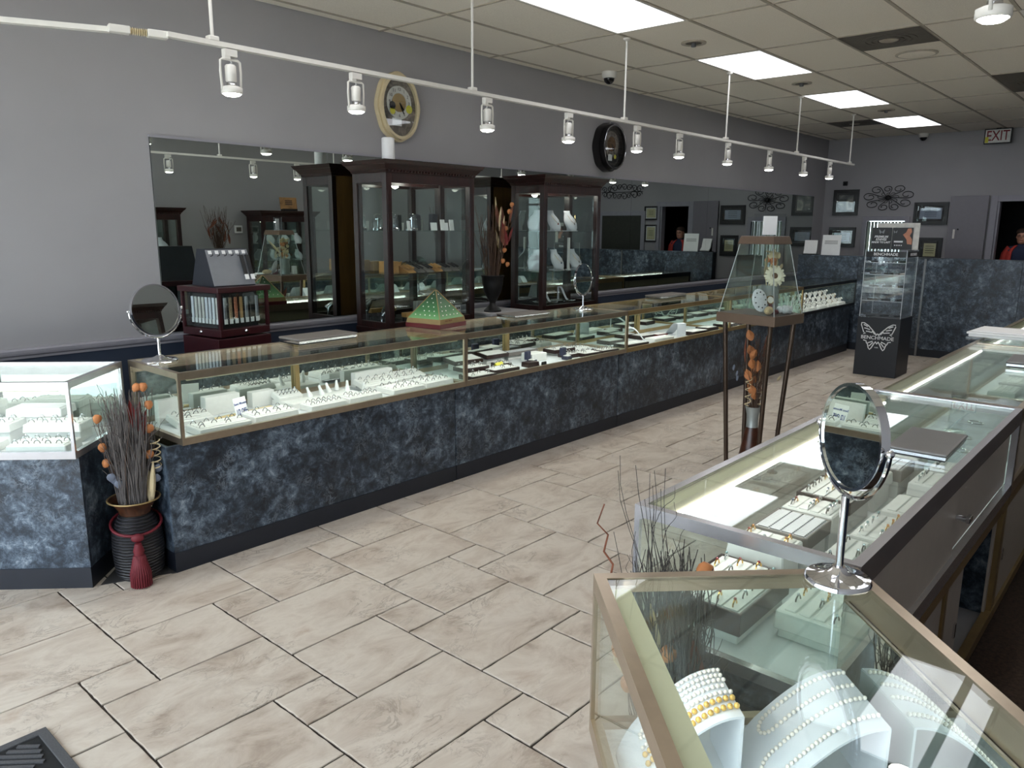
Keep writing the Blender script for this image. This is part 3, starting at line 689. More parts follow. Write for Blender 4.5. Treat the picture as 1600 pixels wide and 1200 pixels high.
# ------------------------------------------------------------------ glass showcases
D = 0.53
def showcase(label, loc, rz, L, frame='brass_frame', back='taupe_panel', bo=0.0, posts=None, open_door=False, power=1.0, end_mat=None):
    """local x along the customer front, y from the front (0) to the staff side (D)"""
    c = thing('display_case', label, 'display case', loc, rz, 'glass display cases')
    x0, x1 = -bo, L-bo
    # lower cabinet
    MB().box(x0+0.003, 0.03, 0.098, x1-0.003, 0.046, 0.618).build('front_panel', 'laminate', c)
    MB().box(x0+0.003, 0.046, 0.098, x0+0.02, D-0.03, 0.618).build('end_panel', 'laminate', c)
    MB().box(x1-0.02, 0.046, 0.098, x1-0.003, D-0.03, 0.618).build('end_panel', 'laminate', c)
    MB().box(x0+0.002, 0.026, 0.0, x1-0.002, 0.046, 0.098).box(x0+0.002, 0.046, 0, x0+0.02, D-0.06, 0.098).box(x1-0.02, 0.046, 0, x1-0.002, D-0.06, 0.098).build('toe_kick', 'kick_navy', c)
    MB().box(x0+0.02, 0.046, 0.10, x1-0.02, D-0.03, 0.115).build('lower_shelf', 'shelf_white', c)
    mb = MB().box(x0, D-0.035, 0.098, x1, D-0.005, 0.14).box(x0, D-0.035, 0.575, x1, D-0.002, 0.618)
    for xx in (x0, (x0+x1)/2-0.015, x1-0.03): mb.box(xx, D-0.035, 0.14, xx+0.03, D-0.008, 0.575)
    mb.build('cabinet_frame', 'brass_dark', c)
    q = (x1-x0)/2
    spans = [(x0+0.03, x0+q-0.015), (x0+q+0.015, x1-0.03)]
    for k, (a, b) in enumerate(spans):
        if open_door and k == 0:
            # the sliding door stands half open: the far half shows the shelf inside
            a2 = a+0.72*(b-a)
            d = MB().box(a2, D-0.026, 0.14, b, D-0.016, 0.575).build('sliding_door', back, c)
            MB().cbox((a2+0.05, D-0.012, 0.34), (0.018, 0.006, 0.05)).build('finger_pull', 'chrome', d)
            MB().box(a, D-0.036, 0.14, a+0.03, D-0.027, 0.575).build('door_edge', back, c)
        else:
            d = MB().box(a, D-0.026, 0.14, b, D-0.016, 0.575).build('sliding_door', back, c)
            MB().cbox((b-0.06, D-0.013, 0.34), (0.018, 0.006, 0.05)).build('finger_pull', 'chrome', d)
    # glass box
    fw = 0.022
    f = MB()
    f.box(0, 0, 0.925, L, fw, TOP_Z).box(0, 0, 0.618, L, fw, 0.652)
    for xx in (0, L-fw): f.box(xx, fw, 0.93, xx+fw, D-fw, TOP_Z).box(xx, fw, 0.618, xx+fw, D-fw, 0.648)
    f.box(0, D-fw, 0.90, L, D, TOP_Z).box(0, D-fw, 0.618, L, D, 0.665)
    f.box(0, 0, 0.652, 0.014, 0.014, 0.925).box(L-0.014, 0, 0.652, L, 0.014, 0.925)
    f.box(0, D-fw, 0.665, fw, D, 0.90).box(L-fw, D-fw, 0.665, L, D, 0.90)
    f.build('frame', frame, c)
    MB().box(fw, fw, 0.612, L-fw, D-fw, DECK_Z).build('deck', 'deck_white', c)
    MB().box(fw, fw*0.5, 0.952, L-fw, D-fw*0.5, 0.958).build('top_glass', 'case_glass', c)
    MB().box(0.014, 0.004, 0.652, L-0.014, 0.010, 0.925).build('front_glass', 'case_glass', c)
    MB().box(0.004, 0.014, 0.648, 0.010, D-fw, 0.93).build('end_glass', 'case_glass', c)
    MB().box(L-0.010, 0.014, 0.648, L-0.004, D-fw, 0.93).build('end_glass', 'case_glass', c)
    MB().prism([(0.0225, 0.9515), (0.0225, 0.915), (0.062, 0.928), (0.062, 0.9515)], fw+0.03, L-fw-0.03, 'x').build('light_hood', 'hood_cream', c)
    MB().tube([(fw+0.05, 0.064, 0.922), (L-fw-0.05, 0.064, 0.922)], 0.0055, 8).build('light_strip', 'strip_light', c, smooth=True)
    h = L/2
    for a, b, yy in ((fw, h+0.02, D-0.034), (h-0.02, L-fw, D-0.022)):
        m = MB().box(a, yy, 0.665, b, yy+0.004, 0.90).build('mirror_door', 'mirror', c)
        MB().box(a, yy+0.004, 0.665, b, yy+0.009, 0.90).build('door_back', back, m)
    lk = MB().tube([(h-0.012, D-0.012, 0.79), (h-0.012, D+0.022, 0.79)], 0.009, 10).build('lock', 'chrome', c, smooth=True)
    MB().cbox((h-0.02, D+0.020, 0.79), (0.04, 0.012, 0.018)).build('lock_bar', 'chrome', lk, bevel=0.002)
    # a middle brass post on the staff side, seen through the glass
    for px_ in (posts if posts is not None else (L*0.5,)):
        MB().box(px_-0.014, D-0.058, DECK_Z, px_+0.014, D-0.036, 0.95).build('post', 'brass_dark', c)
    l = bpy.data.lights.new('strip_glow', 'AREA'); l.shape = 'RECTANGLE'; l.size = L*0.92; l.size_y = 0.015; l.energy = P_STRIP*power; l.color = (1.0, 0.985, 0.95)
    lo = bpy.data.objects.new('strip_glow', l); COL.objects.link(lo); lo.parent = c; lo.location = (L/2, 0.074, 0.912); lo.rotation_euler = (math.radians(22), 0, 0)
    return c
CL = 1.862
MX0, MY0 = 1.56, 3.41
Mc = []
for k, (fr, nm) in enumerate((('brass_frame', 'champagne framed glass case with dark marbled front, first in the left row'),
        ('brass_frame', 'glass case of dark jewellery trays, second in the left row'),
        ('brass_dark', 'glass case with white curved stands, third in the left row'),
        ('brass_dark', 'glass case behind the tall pyramid display, fourth in the left row'),
        ('black_frame', 'black framed case of watches, last in the left row'))):
    Mc.append(showcase(nm, (MX0+CL*k, MY0, 0), 0, CL-0.003, fr, 'khaki_panel', 0.07))
LL = 1.3
s = math.sqrt(0.5)
Lo = (1.15-LL*s, 3.55+LL*s)
Lcase = showcase('pale framed glass case standing askew at the left picture edge', (Lo[0], Lo[1], 0), -PI/4, LL, 'silver_frame', 'khaki_panel', -0.0)
PL = 1.45
Pcase = showcase('pale framed glass case of pearls standing askew in the foreground', (1.15, 0.80, 0), math.radians(225), PL, 'brass_frame', 'taupe_panel', 0.0, power=0.5)
Rc = []
rl = ('silver framed glass case of gem trays, nearest in the right row', 'glass case with bangles and grey cloth, second in the right row', 'glass case under the white box, third in the right row',
      'glass case fourth in the right row, seen in the big mirror', 'glass case last in the right row, by the partition')
for k in range(5):
    Rc.append(showcase(rl[k], (1.53+CL*(k+1), 0.95, 0), PI, CL-0.003, 'silver_frame' if k == 0 else 'brass_frame', 'taupe_panel', 0.0, open_door=(k == 0), posts=() if k == 0 else None, power=0.6 if k < 2 else 1.0))
def lcl(o, x, y):   # case-local to world
    a = o.rotation_euler.z; return (o.location.x+x*math.cos(a)-y*math.sin(a), o.location.y+x*math.sin(a)+y*math.cos(a))

# ------------------------------------------------------------------ trays, rings and stands inside the cases
def ring_mesh(band, gem, r=0.0128):
    me = bpy.data.meshes.new('ring'); mb = MB()
    n = 7; mb.tube([(r*math.cos(PI*i/n), 0, r*1.15*math.sin(PI*i/n)) for i in range(n+1)], 0.0021, 5); nb = len(mb.f)
    mb.sphere((0, 0, r*1.15+0.002), 0.0042, 6, 4)
    me = mb.mesh('ring'); me.materials.append(MATS[band]); me.materials.append(MATS[gem])
    for i, p in enumerate(me.polygons): p.material_index = 1 if i >= nb else 0
    return me
RINGS = [ring_mesh('ring_steel', 'gem_clear'), ring_mesh('ring_steel', 'gem_clear'), ring_mesh('gold', 'gem_red'), ring_mesh('silver', 'gem_blue'), ring_mesh('gold', 'gem_orange'), ring_mesh('silver', 'gem_teal')]
TRAY_M = {}
def tray_parts(kind, w, d, h):
    key = (kind, w, d, h)
    if key in TRAY_M: return TRAY_M[key]
    L = []
    if kind == 'foam':
        L.append(('body', MB().frustum(0, w/2, d/2, h, w/2-0.004, d/2-0.004).mesh('body'), 'white_foam', 0.004))
        mb = MB()
        for i in range(4): mb.box(-w/2+0.014, -d/2+0.016+i*(d-0.03)/4, h-0.001, w/2-0.014, -d/2+0.016+i*(d-0.03)/4+(d-0.03)/4-0.007, h+0.004)
        L.append(('roll_insert', mb.mesh('roll_insert'), 'white_foam', 0.002))
    elif kind in ('dark', 'wood', 'grey'):
        mb = MB(); mb.ring_prism([(-w/2, -d/2), (w/2, -d/2), (w/2, d/2), (-w/2, d/2)], [(-w/2+0.008, -d/2+0.008), (w/2-0.008, -d/2+0.008), (w/2-0.008, d/2-0.008), (-w/2+0.008, d/2-0.008)], 0, h, 'z')
        mb.box(-w/2+0.004, -d/2+0.004, 0, w/2-0.004, d/2-0.004, 0.006)
        L.append(('body', mb.mesh('body'), {'dark': 'tray_dark', 'wood': 'maroon_leather', 'grey': 'grey_pad'}[kind], 0.002))
        mb = MB().box(-w/2+0.008, -d/2+0.008, 0.006, w/2-0.008, d/2-0.008, h-0.004)
        for i in range(4): mb.box(-w/2+0.012, -d/2+0.014+i*(d-0.026)/4, h-0.004, w/2-0.012, -d/2+0.014+i*(d-0.026)/4+(d-0.026)/4-0.006, h+0.001)
        L.append(('roll_insert', mb.mesh('roll_insert'), 'white_foam' if kind != 'grey' else 'striped_insert', 0.0))
    for n, me, m, b in L: me.materials.append(MATS[m])
    TRAY_M[key] = L; return L
RR = random.Random(7)
CNT = {'ring': 0}
def tray(kind, x, y, w, d, where, z=DECK_Z, rz=0.0, h=0.035, rows=3, cols=4, tilt=0.0, gems=(0, 1), rings=True, group='jewellery trays'):
    lab = {'foam': 'white foam ring tray ', 'dark': 'dark rimmed white tray ', 'wood': 'maroon tray ', 'grey': 'grey striped tray '}[kind]+where
    t = thing('ring_tray', lab, 'tray', (x, y, z), rz, group)
    t.rotation_euler = (tilt, 0, rz)
    for n, me, m, b in tray_parts(kind, w, d, h): place(n, me, t, bevel=b, seg=1)
    if rings:
        M = Matrix.Translation((x, y, z)) @ Euler((tilt, 0, rz)).to_matrix().to_4x4()
        for i in range(rows):
            for j in range(cols):
                if RR.random() < 0.12: continue
                u = -w/2+0.03+(w-0.06)*(j+0.5*((i % 2)*0.5))/max(1, cols-0.75); v = -d/2+0.03+(d-0.06)*i/max(1, rows-1)
                o = bpy.data.objects.new('ring', RINGS[RR.choice(gems)]); COL.objects.link(o)
                o.location = M @ Vector((u, v, h+0.0035)); o.rotation_euler = (tilt, 0, rz+RR.uniform(-0.15, 0.15))
                tag(o, 'gem ring in '+lab.replace('ring ', '').replace('dark rimmed white', 'dark'), 'ring', 'rings in '+lab)
                CNT['ring'] += 1
    return t
def block(name, label, cat, x, y, w, d, h, mat, z=DECK_Z, rz=0.0, bevel=0.003, group=None):
    t = MB().frustum(0, w/2, d/2, h, w/2-0.002, d/2-0.002).build(name, mat, None, (x, y, z), (0, 0, rz), bevel=bevel)
    return tag(t, label, cat, group)

# --- first case of the left row
A = 'in first left case, '
tray('foam', 1.80, 3.52, 0.28, 0.15, A+'at its front left corner')
tray('foam', 2.10, 3.56, 0.26, 0.17, A+'right of the price sign')
block('tan_board', 'tan wooden board lying behind the price sign', 'board', 2.02, 3.72, 0.42, 0.03, 0.012, 'cream_board', rz=0.12)
block('riser_block', 'wide white riser block under the ring cones', 'riser', 2.50, 3.72, 0.46, 0.20, 0.03, 'white_foam', rz=0.05)
tray('foam', 2.42, 3.53, 0.24, 0.12, A+'left one before cones', rows=2, cols=6)
tray('foam', 2.68, 3.54, 0.24, 0.12, A+'right one before cones', rows=2, cols=6)
tray('foam', 3.00, 3.56, 0.25, 0.18, A+'second from front right corner')
tray('foam', 3.27, 3.58, 0.24, 0.18, A+'at its front right corner')
tray('foam', 2.95, 3.74, 0.26, 0.13, A+'behind, left of two', z=DECK_Z+0.02, tilt=0.25)
tray('foam', 3.22, 3.77, 0.26, 0.13, A+'behind, right of two', z=DECK_Z+0.02, tilt=0.25)
tray('foam', 1.76, 3.74, 0.2, 0.13, A+'behind the corner tray', z=DECK_Z+0.01, tilt=0.2)
tray('foam', 2.34, 3.77, 0.16, 0.09, A+'slanted left of cones', z=DECK_Z+0.031, tilt=0.35, rows=2, cols=5)
cone = MB().lathe([(0.016, 0), (0.016, 0.004), (0.012, 0.02), (0.0075, 0.045), (0.008, 0.055), (0.004, 0.062)], 12).mesh('ring_cone'); cone.materials.append(MATS['white_plastic'])
for i, (x, y, rx) in enumerate(((2.45, 3.70, -0.35), (2.53, 3.70, -0.35), (2.60, 3.73, -0.35), (2.66, 3.74, 0), (2.70, 3.69, 0), (2.83, 3.70, 0))):
    o = place('ring_cone', cone, None, (x, y, DECK_Z+0.032 if x < 2.72 else DECK_Z), (0, rx, 0), True)
    tag(o, 'white finger-shaped ring cone, %s from the left in its row' % ORD[i], 'ring cone', 'white ring cones')
for i, (x, y, w, d, h) in enumerate(((1.70, 3.85, 0.12, 0.05, 0.12), (1.98, 3.84, 0.2, 0.06, 0.1), (2.22, 3.84, 0.14, 0.06, 0.085), (3.02, 3.86, 0.3, 0.05, 0.09))):
    block('backdrop_block', 'tall white block at the back of first left-row case, '+ORD[i]+' from left', 'riser', x, y, w, d, h, 'white_foam', group='white blocks at the back')
sg = thing('price_sign', 'handwritten price sign in blue ink inside the first left-row case', 'sign', (1.985, 3.62, DECK_Z), 0.35)
MB().box(-0.045, -0.002, 0.0, 0.045, 0.002, 0.115, Matrix.Rotation(-0.2, 4, 'X')).build('card', 'white_paper', sg)
Rr = Euler((PI/2-0.2, 0, 0)).to_matrix()
def on_card(z, d=-0.0030): v = Matrix.Rotation(-0.2, 3, 'X') @ Vector((0, d, z)); return v
text('lettering', 'Semi Mounts', 0.018, 'ink_blue', sg, on_card(0.084), (PI/2+0.2*-1, 0, 0.0), 0.0004, bold=0.0003)
text('lettering', '1/2 OFF', 0.042, 'ink_blue', sg, on_card(0.04), (PI/2-0.2, 0, 0), 0.0004, sx=0.56, bold=0.0008)

# --- second case: dark trays
B2 = 'in second left case, '
for i, (k, x, y, w, d, wh, rz_, z) in enumerate((
    ('dark', 3.62, 3.50, 0.22, 0.14, 'front left corner', -0.05, 0), ('dark', 3.90, 3.55, 0.24, 0.14, 'front, second from left', -0.1, 0), ('dark', 3.72, 3.66, 0.22, 0.13, 'second row, leftmost', -0.1, 0.02),
    ('dark', 3.80, 3.82, 0.26, 0.14, 'back row, leftmost', -0.1, 0.05), ('dark', 4.12, 3.83, 0.22, 0.12, 'back row, second from left', -0.1, 0.05), ('dark', 4.05, 3.68, 0.13, 0.08, 'small one in the middle', -0.3, 0.0),
    ('dark', 4.72, 3.58, 0.13, 0.11, 'behind the open navy box', -0.1, 0), ('dark', 4.88, 3.52, 0.2, 0.14, 'front, second from right', -0.1, 0), ('dark', 5.10, 3.50, 0.2, 0.13, 'front right corner', -0.1, 0),
    ('dark', 4.78, 3.72, 0.24, 0.13, 'second row, right half', -0.1, 0.02), ('grey', 4.42, 3.84, 0.34, 0.1, 'flat one by the mirrors', -0.06, 0.03), ('foam', 5.03, 3.72, 0.18, 0.12, 'second row by the right end', -0.1, 0.0))):
    tray(k, x, y, w, d, B2+wh, DECK_Z+z, rz_, 0.03, rows=2 if w < 0.2 else 3, cols=3, rings=(k != 'grey' and 'back' not in wh), tilt=0.12 if z > 0.04 else 0)
    if z: block('riser_block', 'low white riser under the tray '+B2+wh, 'riser', x, y, w*0.8, d*0.6, z-0.001 if z < 0.04 else z-0.012, 'white_foam', rz=rz_, group='white risers')
def ring_box(x, y, rz, label):
    t = thing('ring_box', label, 'ring box', (x, y, DECK_Z), rz, 'navy ring boxes')
    MB().box(-0.03, -0.03, 0, 0.03, 0.03, 0.028).build('base', 'navy_velvet', t, bevel=0.004)
    MB().box(-0.03, 0.022, 0.028, 0.03, 0.05, 0.088).build('lid', 'navy_velvet', t, bevel=0.004)
    MB().box(-0.024, -0.024, 0.026, 0.024, 0.018, 0.033).build('cushion', 'white_foam', t, bevel=0.003)
ring_box(4.30, 3.60, 0.25, 'open navy ring box in the second left-row case, left one'); ring_box(4.62, 3.52, 0.1, 'open navy ring box in the second left-row case, right one')
block('brown_box', 'small brown gift box before the left navy ring box', 'box', 4.20, 3.53, 0.11, 0.08, 0.035, 'tray_dark', rz=-0.1)
block('black_sign', 'tiny black name sign at the front of second left-row case', 'sign', 4.27, 3.46, 0.055, 0.012, 0.035, 'velvet_black')
ys_ = thing('yellow_card', 'small folded yellow card among the dark trays', 'card', (3.98, 3.64, DECK_Z), 0.15)
MB().prism([(-0.03, 0.0), (0.0, 0.045), (0.03, 0.0), (0.027, 0.0), (0.0, 0.041), (-0.027, 0.0)], -0.045, 0.045, 'x').build('fold', 'sticker_yellow', ys_)
block('white_stand', 'plain white block in the middle of second left-row case', 'riser', 4.42, 3.68, 0.16, 0.12, 0.06, 'white_foam', rz=-0.1)

# --- curved white stands
def scurve(n=14, L=0.20, H=0.12): return [(-L/2+L*i/n, 0.003+H*(0.5-0.5*math.cos(PI*min(1, (i/n)*1.25)))) for i in range(n+1)]
def ramp_stand(x, y, z, rz, label, w=0.12, L=0.2, H=0.12, drop=True, cat='display stand', group='white curved display stands', name='curved_stand'):
    t = thing(name, label, cat, (x, y, z), rz, group)
    p = scurve(14, L, H)
    MB().strip(p, -w/2, w/2, 0.005, 'x').build('ramp', 'white_velvet', t, smooth=True)
    if drop: MB().box(-w/2, L/2-0.005, 0, w/2, L/2, H+0.003).build('back_leg', 'white_velvet', t)
    return t
C3 = 'in third left case, '
ramp_stand(5.75, 3.60, DECK_Z, 0.6, 'white curved bracelet stand '+C3+'left one', 0.07, 0.2, 0.13)
ramp_stand(6.42, 3.62, DECK_Z, 2.6, 'white curved bracelet stand '+C3+'right one', 0.09, 0.26, 0.12)
for i, (k, x, y, w, d, wh) in enumerate((('dark', 5.52, 3.52, 0.3, 0.15, 'front left corner'), ('dark', 5.55, 3.75, 0.22, 0.14, 'back left corner'), ('dark', 6.02, 3.72, 0.22, 0.14, 'behind the left stand'), ('wood', 6.18, 3.66, 0.16, 0.12, 'red one in the middle'),
    ('foam', 5.98, 3.52, 0.3, 0.12, 'flat in the front'), ('dark', 6.62, 3.52, 0.28, 0.15, 'before the right stand'), ('dark', 6.95, 3.56, 0.2, 0.14, 'at the right end'), ('dark', 5.95, 3.86, 0.2, 0.10, 'tilted at the back'))):
    tray(k, x, y, w, d, C3+wh, rings=False, rz=-0.08)
for k_ in (3, 4):   # fourth and fifth: smaller and farther
    xb = MX0+CL*k_
    for i in range(5):
        tray('dark' if k_ == 3 else 'foam', xb+0.2+0.35*i, 3.56, 0.26, 0.15, 'in %s left-row case, %s from left' % (ORD[k_], ORD[i]), rings=False)
# watches on C-shaped cushions in the last case
wmesh = MB(); wmesh.lathe([(0.022, -0.012), (0.026, -0.006), (0.026, 0.006), (0.022, 0.012)], 10, Matrix.Rotation(PI/2, 4, 'Y')); cush = wmesh.mesh('cushion'); cush.materials.append(MATS['white_foam'])
band_m = MB(); band_m.ring_prism(ell(0.029, 0.029, 14), ell(0.0265, 0.0265, 14), -0.009, 0.009, 'x'); bandM = {}
for nm in ('strap_black', 'silver', 'gold', 'strap_tan', 'maroon_leather'):
    me = band_m.mesh('strap'); me.materials.append(MATS[nm]); bandM[nm] = me
dial = MB().lathe([(0.015, 0), (0.016, 0.002), (0.015, 0.007), (0.012, 0.008)], 12).mesh('dial'); dial.materials.append(MATS['clock_face'])
WX = MX0+CL*4
for r in range(3):
    for i in range(9):
        x, y = WX+0.14+i*0.18+0.04*(r % 2), 3.52+0.10*r
        t = thing('wrist_watch', 'wrist watch in the last left-row case, %s row, %s from left' % (('front', 'middle', 'back')[r], ORD[i]), 'watch', (x, y, DECK_Z+0.07+0.045*r), RR.uniform(-0.3, 0.3), 'watches in the last left-row case')
        place('cushion', cush, t, (0, 0, 0)); place('strap', bandM[RR.choice(list(bandM))], t); place('dial', dial, t, (0, -0.022, 0.020), (0.85, 0, 0))
        MB().box(-0.012, -0.012, -0.07-0.045*r, 0.012, 0.012, -0.024).build('post', 'white_plastic', t)

# --- angled left case
for i, (lx, ly, z, wh) in enumerate(((1.12, 0.10, 0, 'front right corner'), (0.80, 0.10, 0, 'front, second from right'), (0.48, 0.11, 0, 'front, third from right'), (1.10, 0.28, 0.05, 'second row, rightmost'), (0.78, 0.29, 0.05, 'second row, second'), (0.45, 0.29, 0.05, 'second row, third'), (0.95, 0.42, 0.09, 'back row'))):
    x, y = lcl(Lcase, lx, ly)
    tray('foam', x, y, 0.26, 0.15, 'in askew left case, '+wh, DECK_Z+z, -PI/4, 0.04, rows=3, cols=5 if i < 2 else 4, gems=(0, 1), rings=i in (0, 1, 3, 4))
    if z: block('riser_block', 'white riser block in the askew left case, '+wh, 'riser', x, y, 0.24, 0.12, z-0.001, 'white_foam', rz=-PI/4, group='white risers')

# --- right row, first case: gem trays on risers
R = 'in nearest right case, '
def rr(kind, x, y, w, d, wh, z=0.70, h=0.045, rows=3, cols=4, gems=(0, 1, 2, 3, 4, 5), rings=True):
    tray(kind, x, y, w, d, R+wh, z, 0.0, h, rows, cols, 0.0, gems, rings)
    block('riser_block', 'white riser under the tray '+R+wh, 'riser', x, y, w*0.92, d*0.9, z-DECK_Z-0.001, 'white_foam', group='white risers')
rr('dark', 1.77, 0.80, 0.30, 0.20, 'near end by the twigs', 0.66, 0.06, 4, 5, (0, 2, 5))
rr('foam', 2.03, 0.82, 0.15, 0.17, 'orange stones', 0.70, rows=3, cols=4, gems=(4, 4, 2, 0))
rr('grey', 2.22, 0.82, 0.20, 0.17, 'behind the orange stones', rings=False)
rr('foam', 2.41, 0.82, 0.15, 0.17, 'middle column, third white', gems=(3, 2, 1, 5))
rr('dark', 2.63, 0.83, 0.24, 0.18, 'middle, framed in brown', gems=(2, 1, 0, 3))
rr('foam', 2.88, 0.82, 0.18, 0.17, 'middle column, beyond brown frame', rings=False)
rr('grey', 3.08, 0.80, 0.18, 0.17, 'middle column, second striped', rings=False)
rr('foam', 3.26, 0.79, 0.15, 0.17, 'middle column, far end', rings=False)
rr('foam', 1.86, 0.58, 0.26, 0.17, 'staff side, nearest', 0.655, 0.05, 3, 5, (0, 2, 4))
rr('foam', 2.16, 0.60, 0.22, 0.17, 'staff side, second', 0.665, 0.06, 3, 4, (0, 1))
rr('foam', 2.44, 0.60, 0.24, 0.17, 'staff side, third', 0.655, 0.06, 3, 4, (5, 4, 3))
rr('foam', 2.74, 0.60, 0.22, 0.17, 'staff side, under the grey folder', 0.655, 0.05, rings=False)
rr('foam', 3.05, 0.60, 0.2, 0.17, 'staff side, fifth', 0.67, 0.05, 2, 4, (0, 5))
rr('foam', 3.26, 0.60, 0.15, 0.16, 'staff side, far end', 0.67, 0.05, 2, 3, (0, 1))
# --- right row, second case: cloth, bangles, clear riser
cl = MB(); n = 14
gv = [(3.46+i*1.7/n, 0.50+j*0.40/8, DECK_Z+0.006+0.012*math.sin(i*1.7+j*0.8)+0.010*math.sin(j*2.1-i*0.6)+0.012) for j in range(9) for i in range(n+1)]
gf = [(j*(n+1)+i, j*(n+1)+i+1, (j+1)*(n+1)+i+1, (j+1)*(n+1)+i) for j in range(8) for i in range(n)]
cl._add(gv, gf); o = cl.build('display_cloth', 'cloth_grey', smooth=True); o.modifiers.new('thick', 'SOLIDIFY').thickness = 0.003
tag(o, 'rumpled pale grey cloth in the second right-row case', 'cloth')
for i, (x, y) in enumerate(((3.70, 0.66), (3.80, 0.57), (3.95, 0.70), (4.10, 0.60), (3.62, 0.80), (3.9, 0.84), (4.3, 0.72))):
    o = MB().tube([(0.032*math.cos(a*PI/8), 0.032*math.sin(a*PI/8), 0.0) for a in range(16)], 0.004, 6, True).build('bangle', 'silver', None, (x, y, DECK_Z+0.05), (0.1, 0, 0), True)
    tag(o, 'silver bangle lying on the grey cloth', 'bangle', 'silver bangles on the cloth')
cyl = thing('glass_riser', 'clear glass tube stand in the second right-row case', 'stand', (4.05, 0.76, DECK_Z+0.045))
MB().lathe([(0.05, 0), (0.05, 0.006), (0.045, 0.008)], 18).build('foot', 'acrylic', cyl, smooth=True)
mb = MB(); mb.ring_prism(ell(0.032, 0.032, 18), ell(0.029, 0.029, 18), 0.008, 0.20, 'z'); mb.build('tube', 'acrylic', cyl, smooth=True)
for k_ in (2, 3, 4):
    xb = 1.53+CL*k_
    for i in range(5):
        tray('foam', xb+0.2+0.35*i, 0.78, 0.26, 0.15, 'in %s right-row case, %s from near end' % (ORD[k_], ORD[i]), rings=False)
    for i in range(3):
        ramp_stand(xb+0.35+0.55*i, 0.60, DECK_Z, PI, 'white curved stand in %s right-row case, %s from near end' % (ORD[k_], ORD[i]), 0.12, 0.2, 0.14)

# --- pearl case: big ramps with strands
bead = MB().sphere((0, 0, 0), 0.0042, 8, 6).mesh('pearl'); bead.materials.append(MATS['pearl_white'])
beadg = MB().sphere((0, 0, 0), 0.0056, 8, 6).mesh('pearl'); beadg.materials.append(MATS['pearl_gold'])
for me in (bead, beadg):
    for p in me.polygons: p.use_smooth = True
ANG = Pcase.rotation_euler.z
def pearl_stand(lx, ly, w, L, H, label):
    x, y = lcl(Pcase, lx, ly)
    t = thing('pearl_stand', label, 'display stand', (x, y, DECK_Z), ANG, 'white pearl stands')
    prof = [(-L/2+L*i/16, 0.004+H*math.sin(PI/2*min(1, i/16*1.02))**1.15) for i in range(17)]
    # round front end: narrower slices towards the low edge
    v = []; f = []
    n = len(prof)
    for i, (u, z) in enumerate(prof):
        k = min(1.0, (i+0.6)/5.0); ww = w/2*math.sqrt(max(0.05, 1-(1-k)**2))
        v += [(-ww, u, z), (ww, u, z), (ww, u, z-0.005), (-ww, u, z-0.005)]
    for i in range(n-1):
        a, b = 4*i, 4*i+4
        f += [(a, a+1, b+1, b), (a+1, a+2, b+2, b+1), (a+2, a+3, b+3, b+2), (a+3, a, b, b+3)]
    f += [(0, 3, 2, 1), (4*n-4, 4*n-3, 4*n-2, 4*n-1)]
    MB()._add(v, f).build('ramp', 'white_velvet', t, smooth=True)
    MB().box(-w/2, L/2-0.004, 0, w/2, L/2+0.001, H+0.002).build('back_leg', 'white_velvet', t)
    return t, (lambda u: 0.004+H*math.sin(PI/2*min(1, max(0, (u+L/2)/L)*1.02))**1.15), (x, y)
def strand(fn, org, path, mesh, r, label, group):
    """path: list of (x,u) on the ramp surface; beads spaced one diameter"""
    pts = []
    for (a, b) in zip(path[:-1], path[1:]):
        for k in range(12): pts.append(Vector((a[0]+(b[0]-a[0])*k/12, a[1]+(b[1]-a[1])*k/12, 0)))
    for p in pts: p.z = fn(p.y)+r
    t = thing('pearl_strand', label, 'pearl strand', (org[0], org[1], DECK_Z), ANG, group)
    last = None
    for p in pts:
        if last is None or (p-last).length >= 2*r*1.02:
            place('pearl', mesh, t, p); last = p
    return t
t1, f1, o1 = pearl_stand(0.135, 0.135, 0.15, 0.20, 0.15, 'white ramp stand carrying five bracelets, left in the pearl case')
def smooth_u(x0, x1, u0, u1, n=10):
    # hairpin: up along x0, round at the low end, back along x1
    pts = [(x0, u1+(u0-u1)*i/8) for i in range(9)]; r = (x1-x0)/2
    pts += [(x0+r-r*math.cos(PI*i/n), u0-abs(r)*math.sin(PI*i/n)) for i in range(1, n)]
    return pts+[(x1, u0+(u1-u0)*i/8) for i in range(9)]
strand(f1, o1, smooth_u(-0.062, -0.045, -0.04, 0.098), bead, 0.0042, 'white pearl bracelet, topmost on the left pearl stand', 'bracelets on the left pearl stand')
strand(f1, o1, smooth_u(-0.030, -0.012, -0.05, 0.098), bead, 0.0042, 'white pearl bracelet, second on the left pearl stand', 'bracelets on the left pearl stand')
strand(f1, o1, [(0.008, -0.06+0.016*i) for i in range(11)], bead, 0.0042, 'white pearl bracelet beside the golden ones', 'bracelets on the left pearl stand')
strand(f1, o1, [(0.028, -0.06+0.016*i) for i in range(11)], beadg, 0.0056, 'golden pearl bracelet next to the white ones', 'bracelets on the left pearl stand')
strand(f1, o1, [(0.052, -0.06+0.016*i) for i in range(11)], beadg, 0.0056, 'golden pearl bracelet at the lower edge of the left stand', 'bracelets on the left pearl stand')
t2, f2, o2 = pearl_stand(0.165, 0.365, 0.18, 0.22, 0.15, 'white ramp stand carrying looped pearl necklace, middle of the pearl case')
strand(f2, o2, smooth_u(-0.07, -0.03, -0.04, 0.105), bead, 0.0042, 'white pearl necklace looping at the upper side of middle stand', 'necklaces on the middle pearl stand')
strand(f2, o2, smooth_u(0.01, 0.06, -0.06, 0.105), bead, 0.0042, 'white pearl necklace looping at the lower side of middle stand', 'necklaces on the middle pearl stand')
t3, f3, o3 = pearl_stand(0.48, 0.34, 0.2, 0.22, 0.13, 'white ramp stand with pearl strands at the right picture edge')
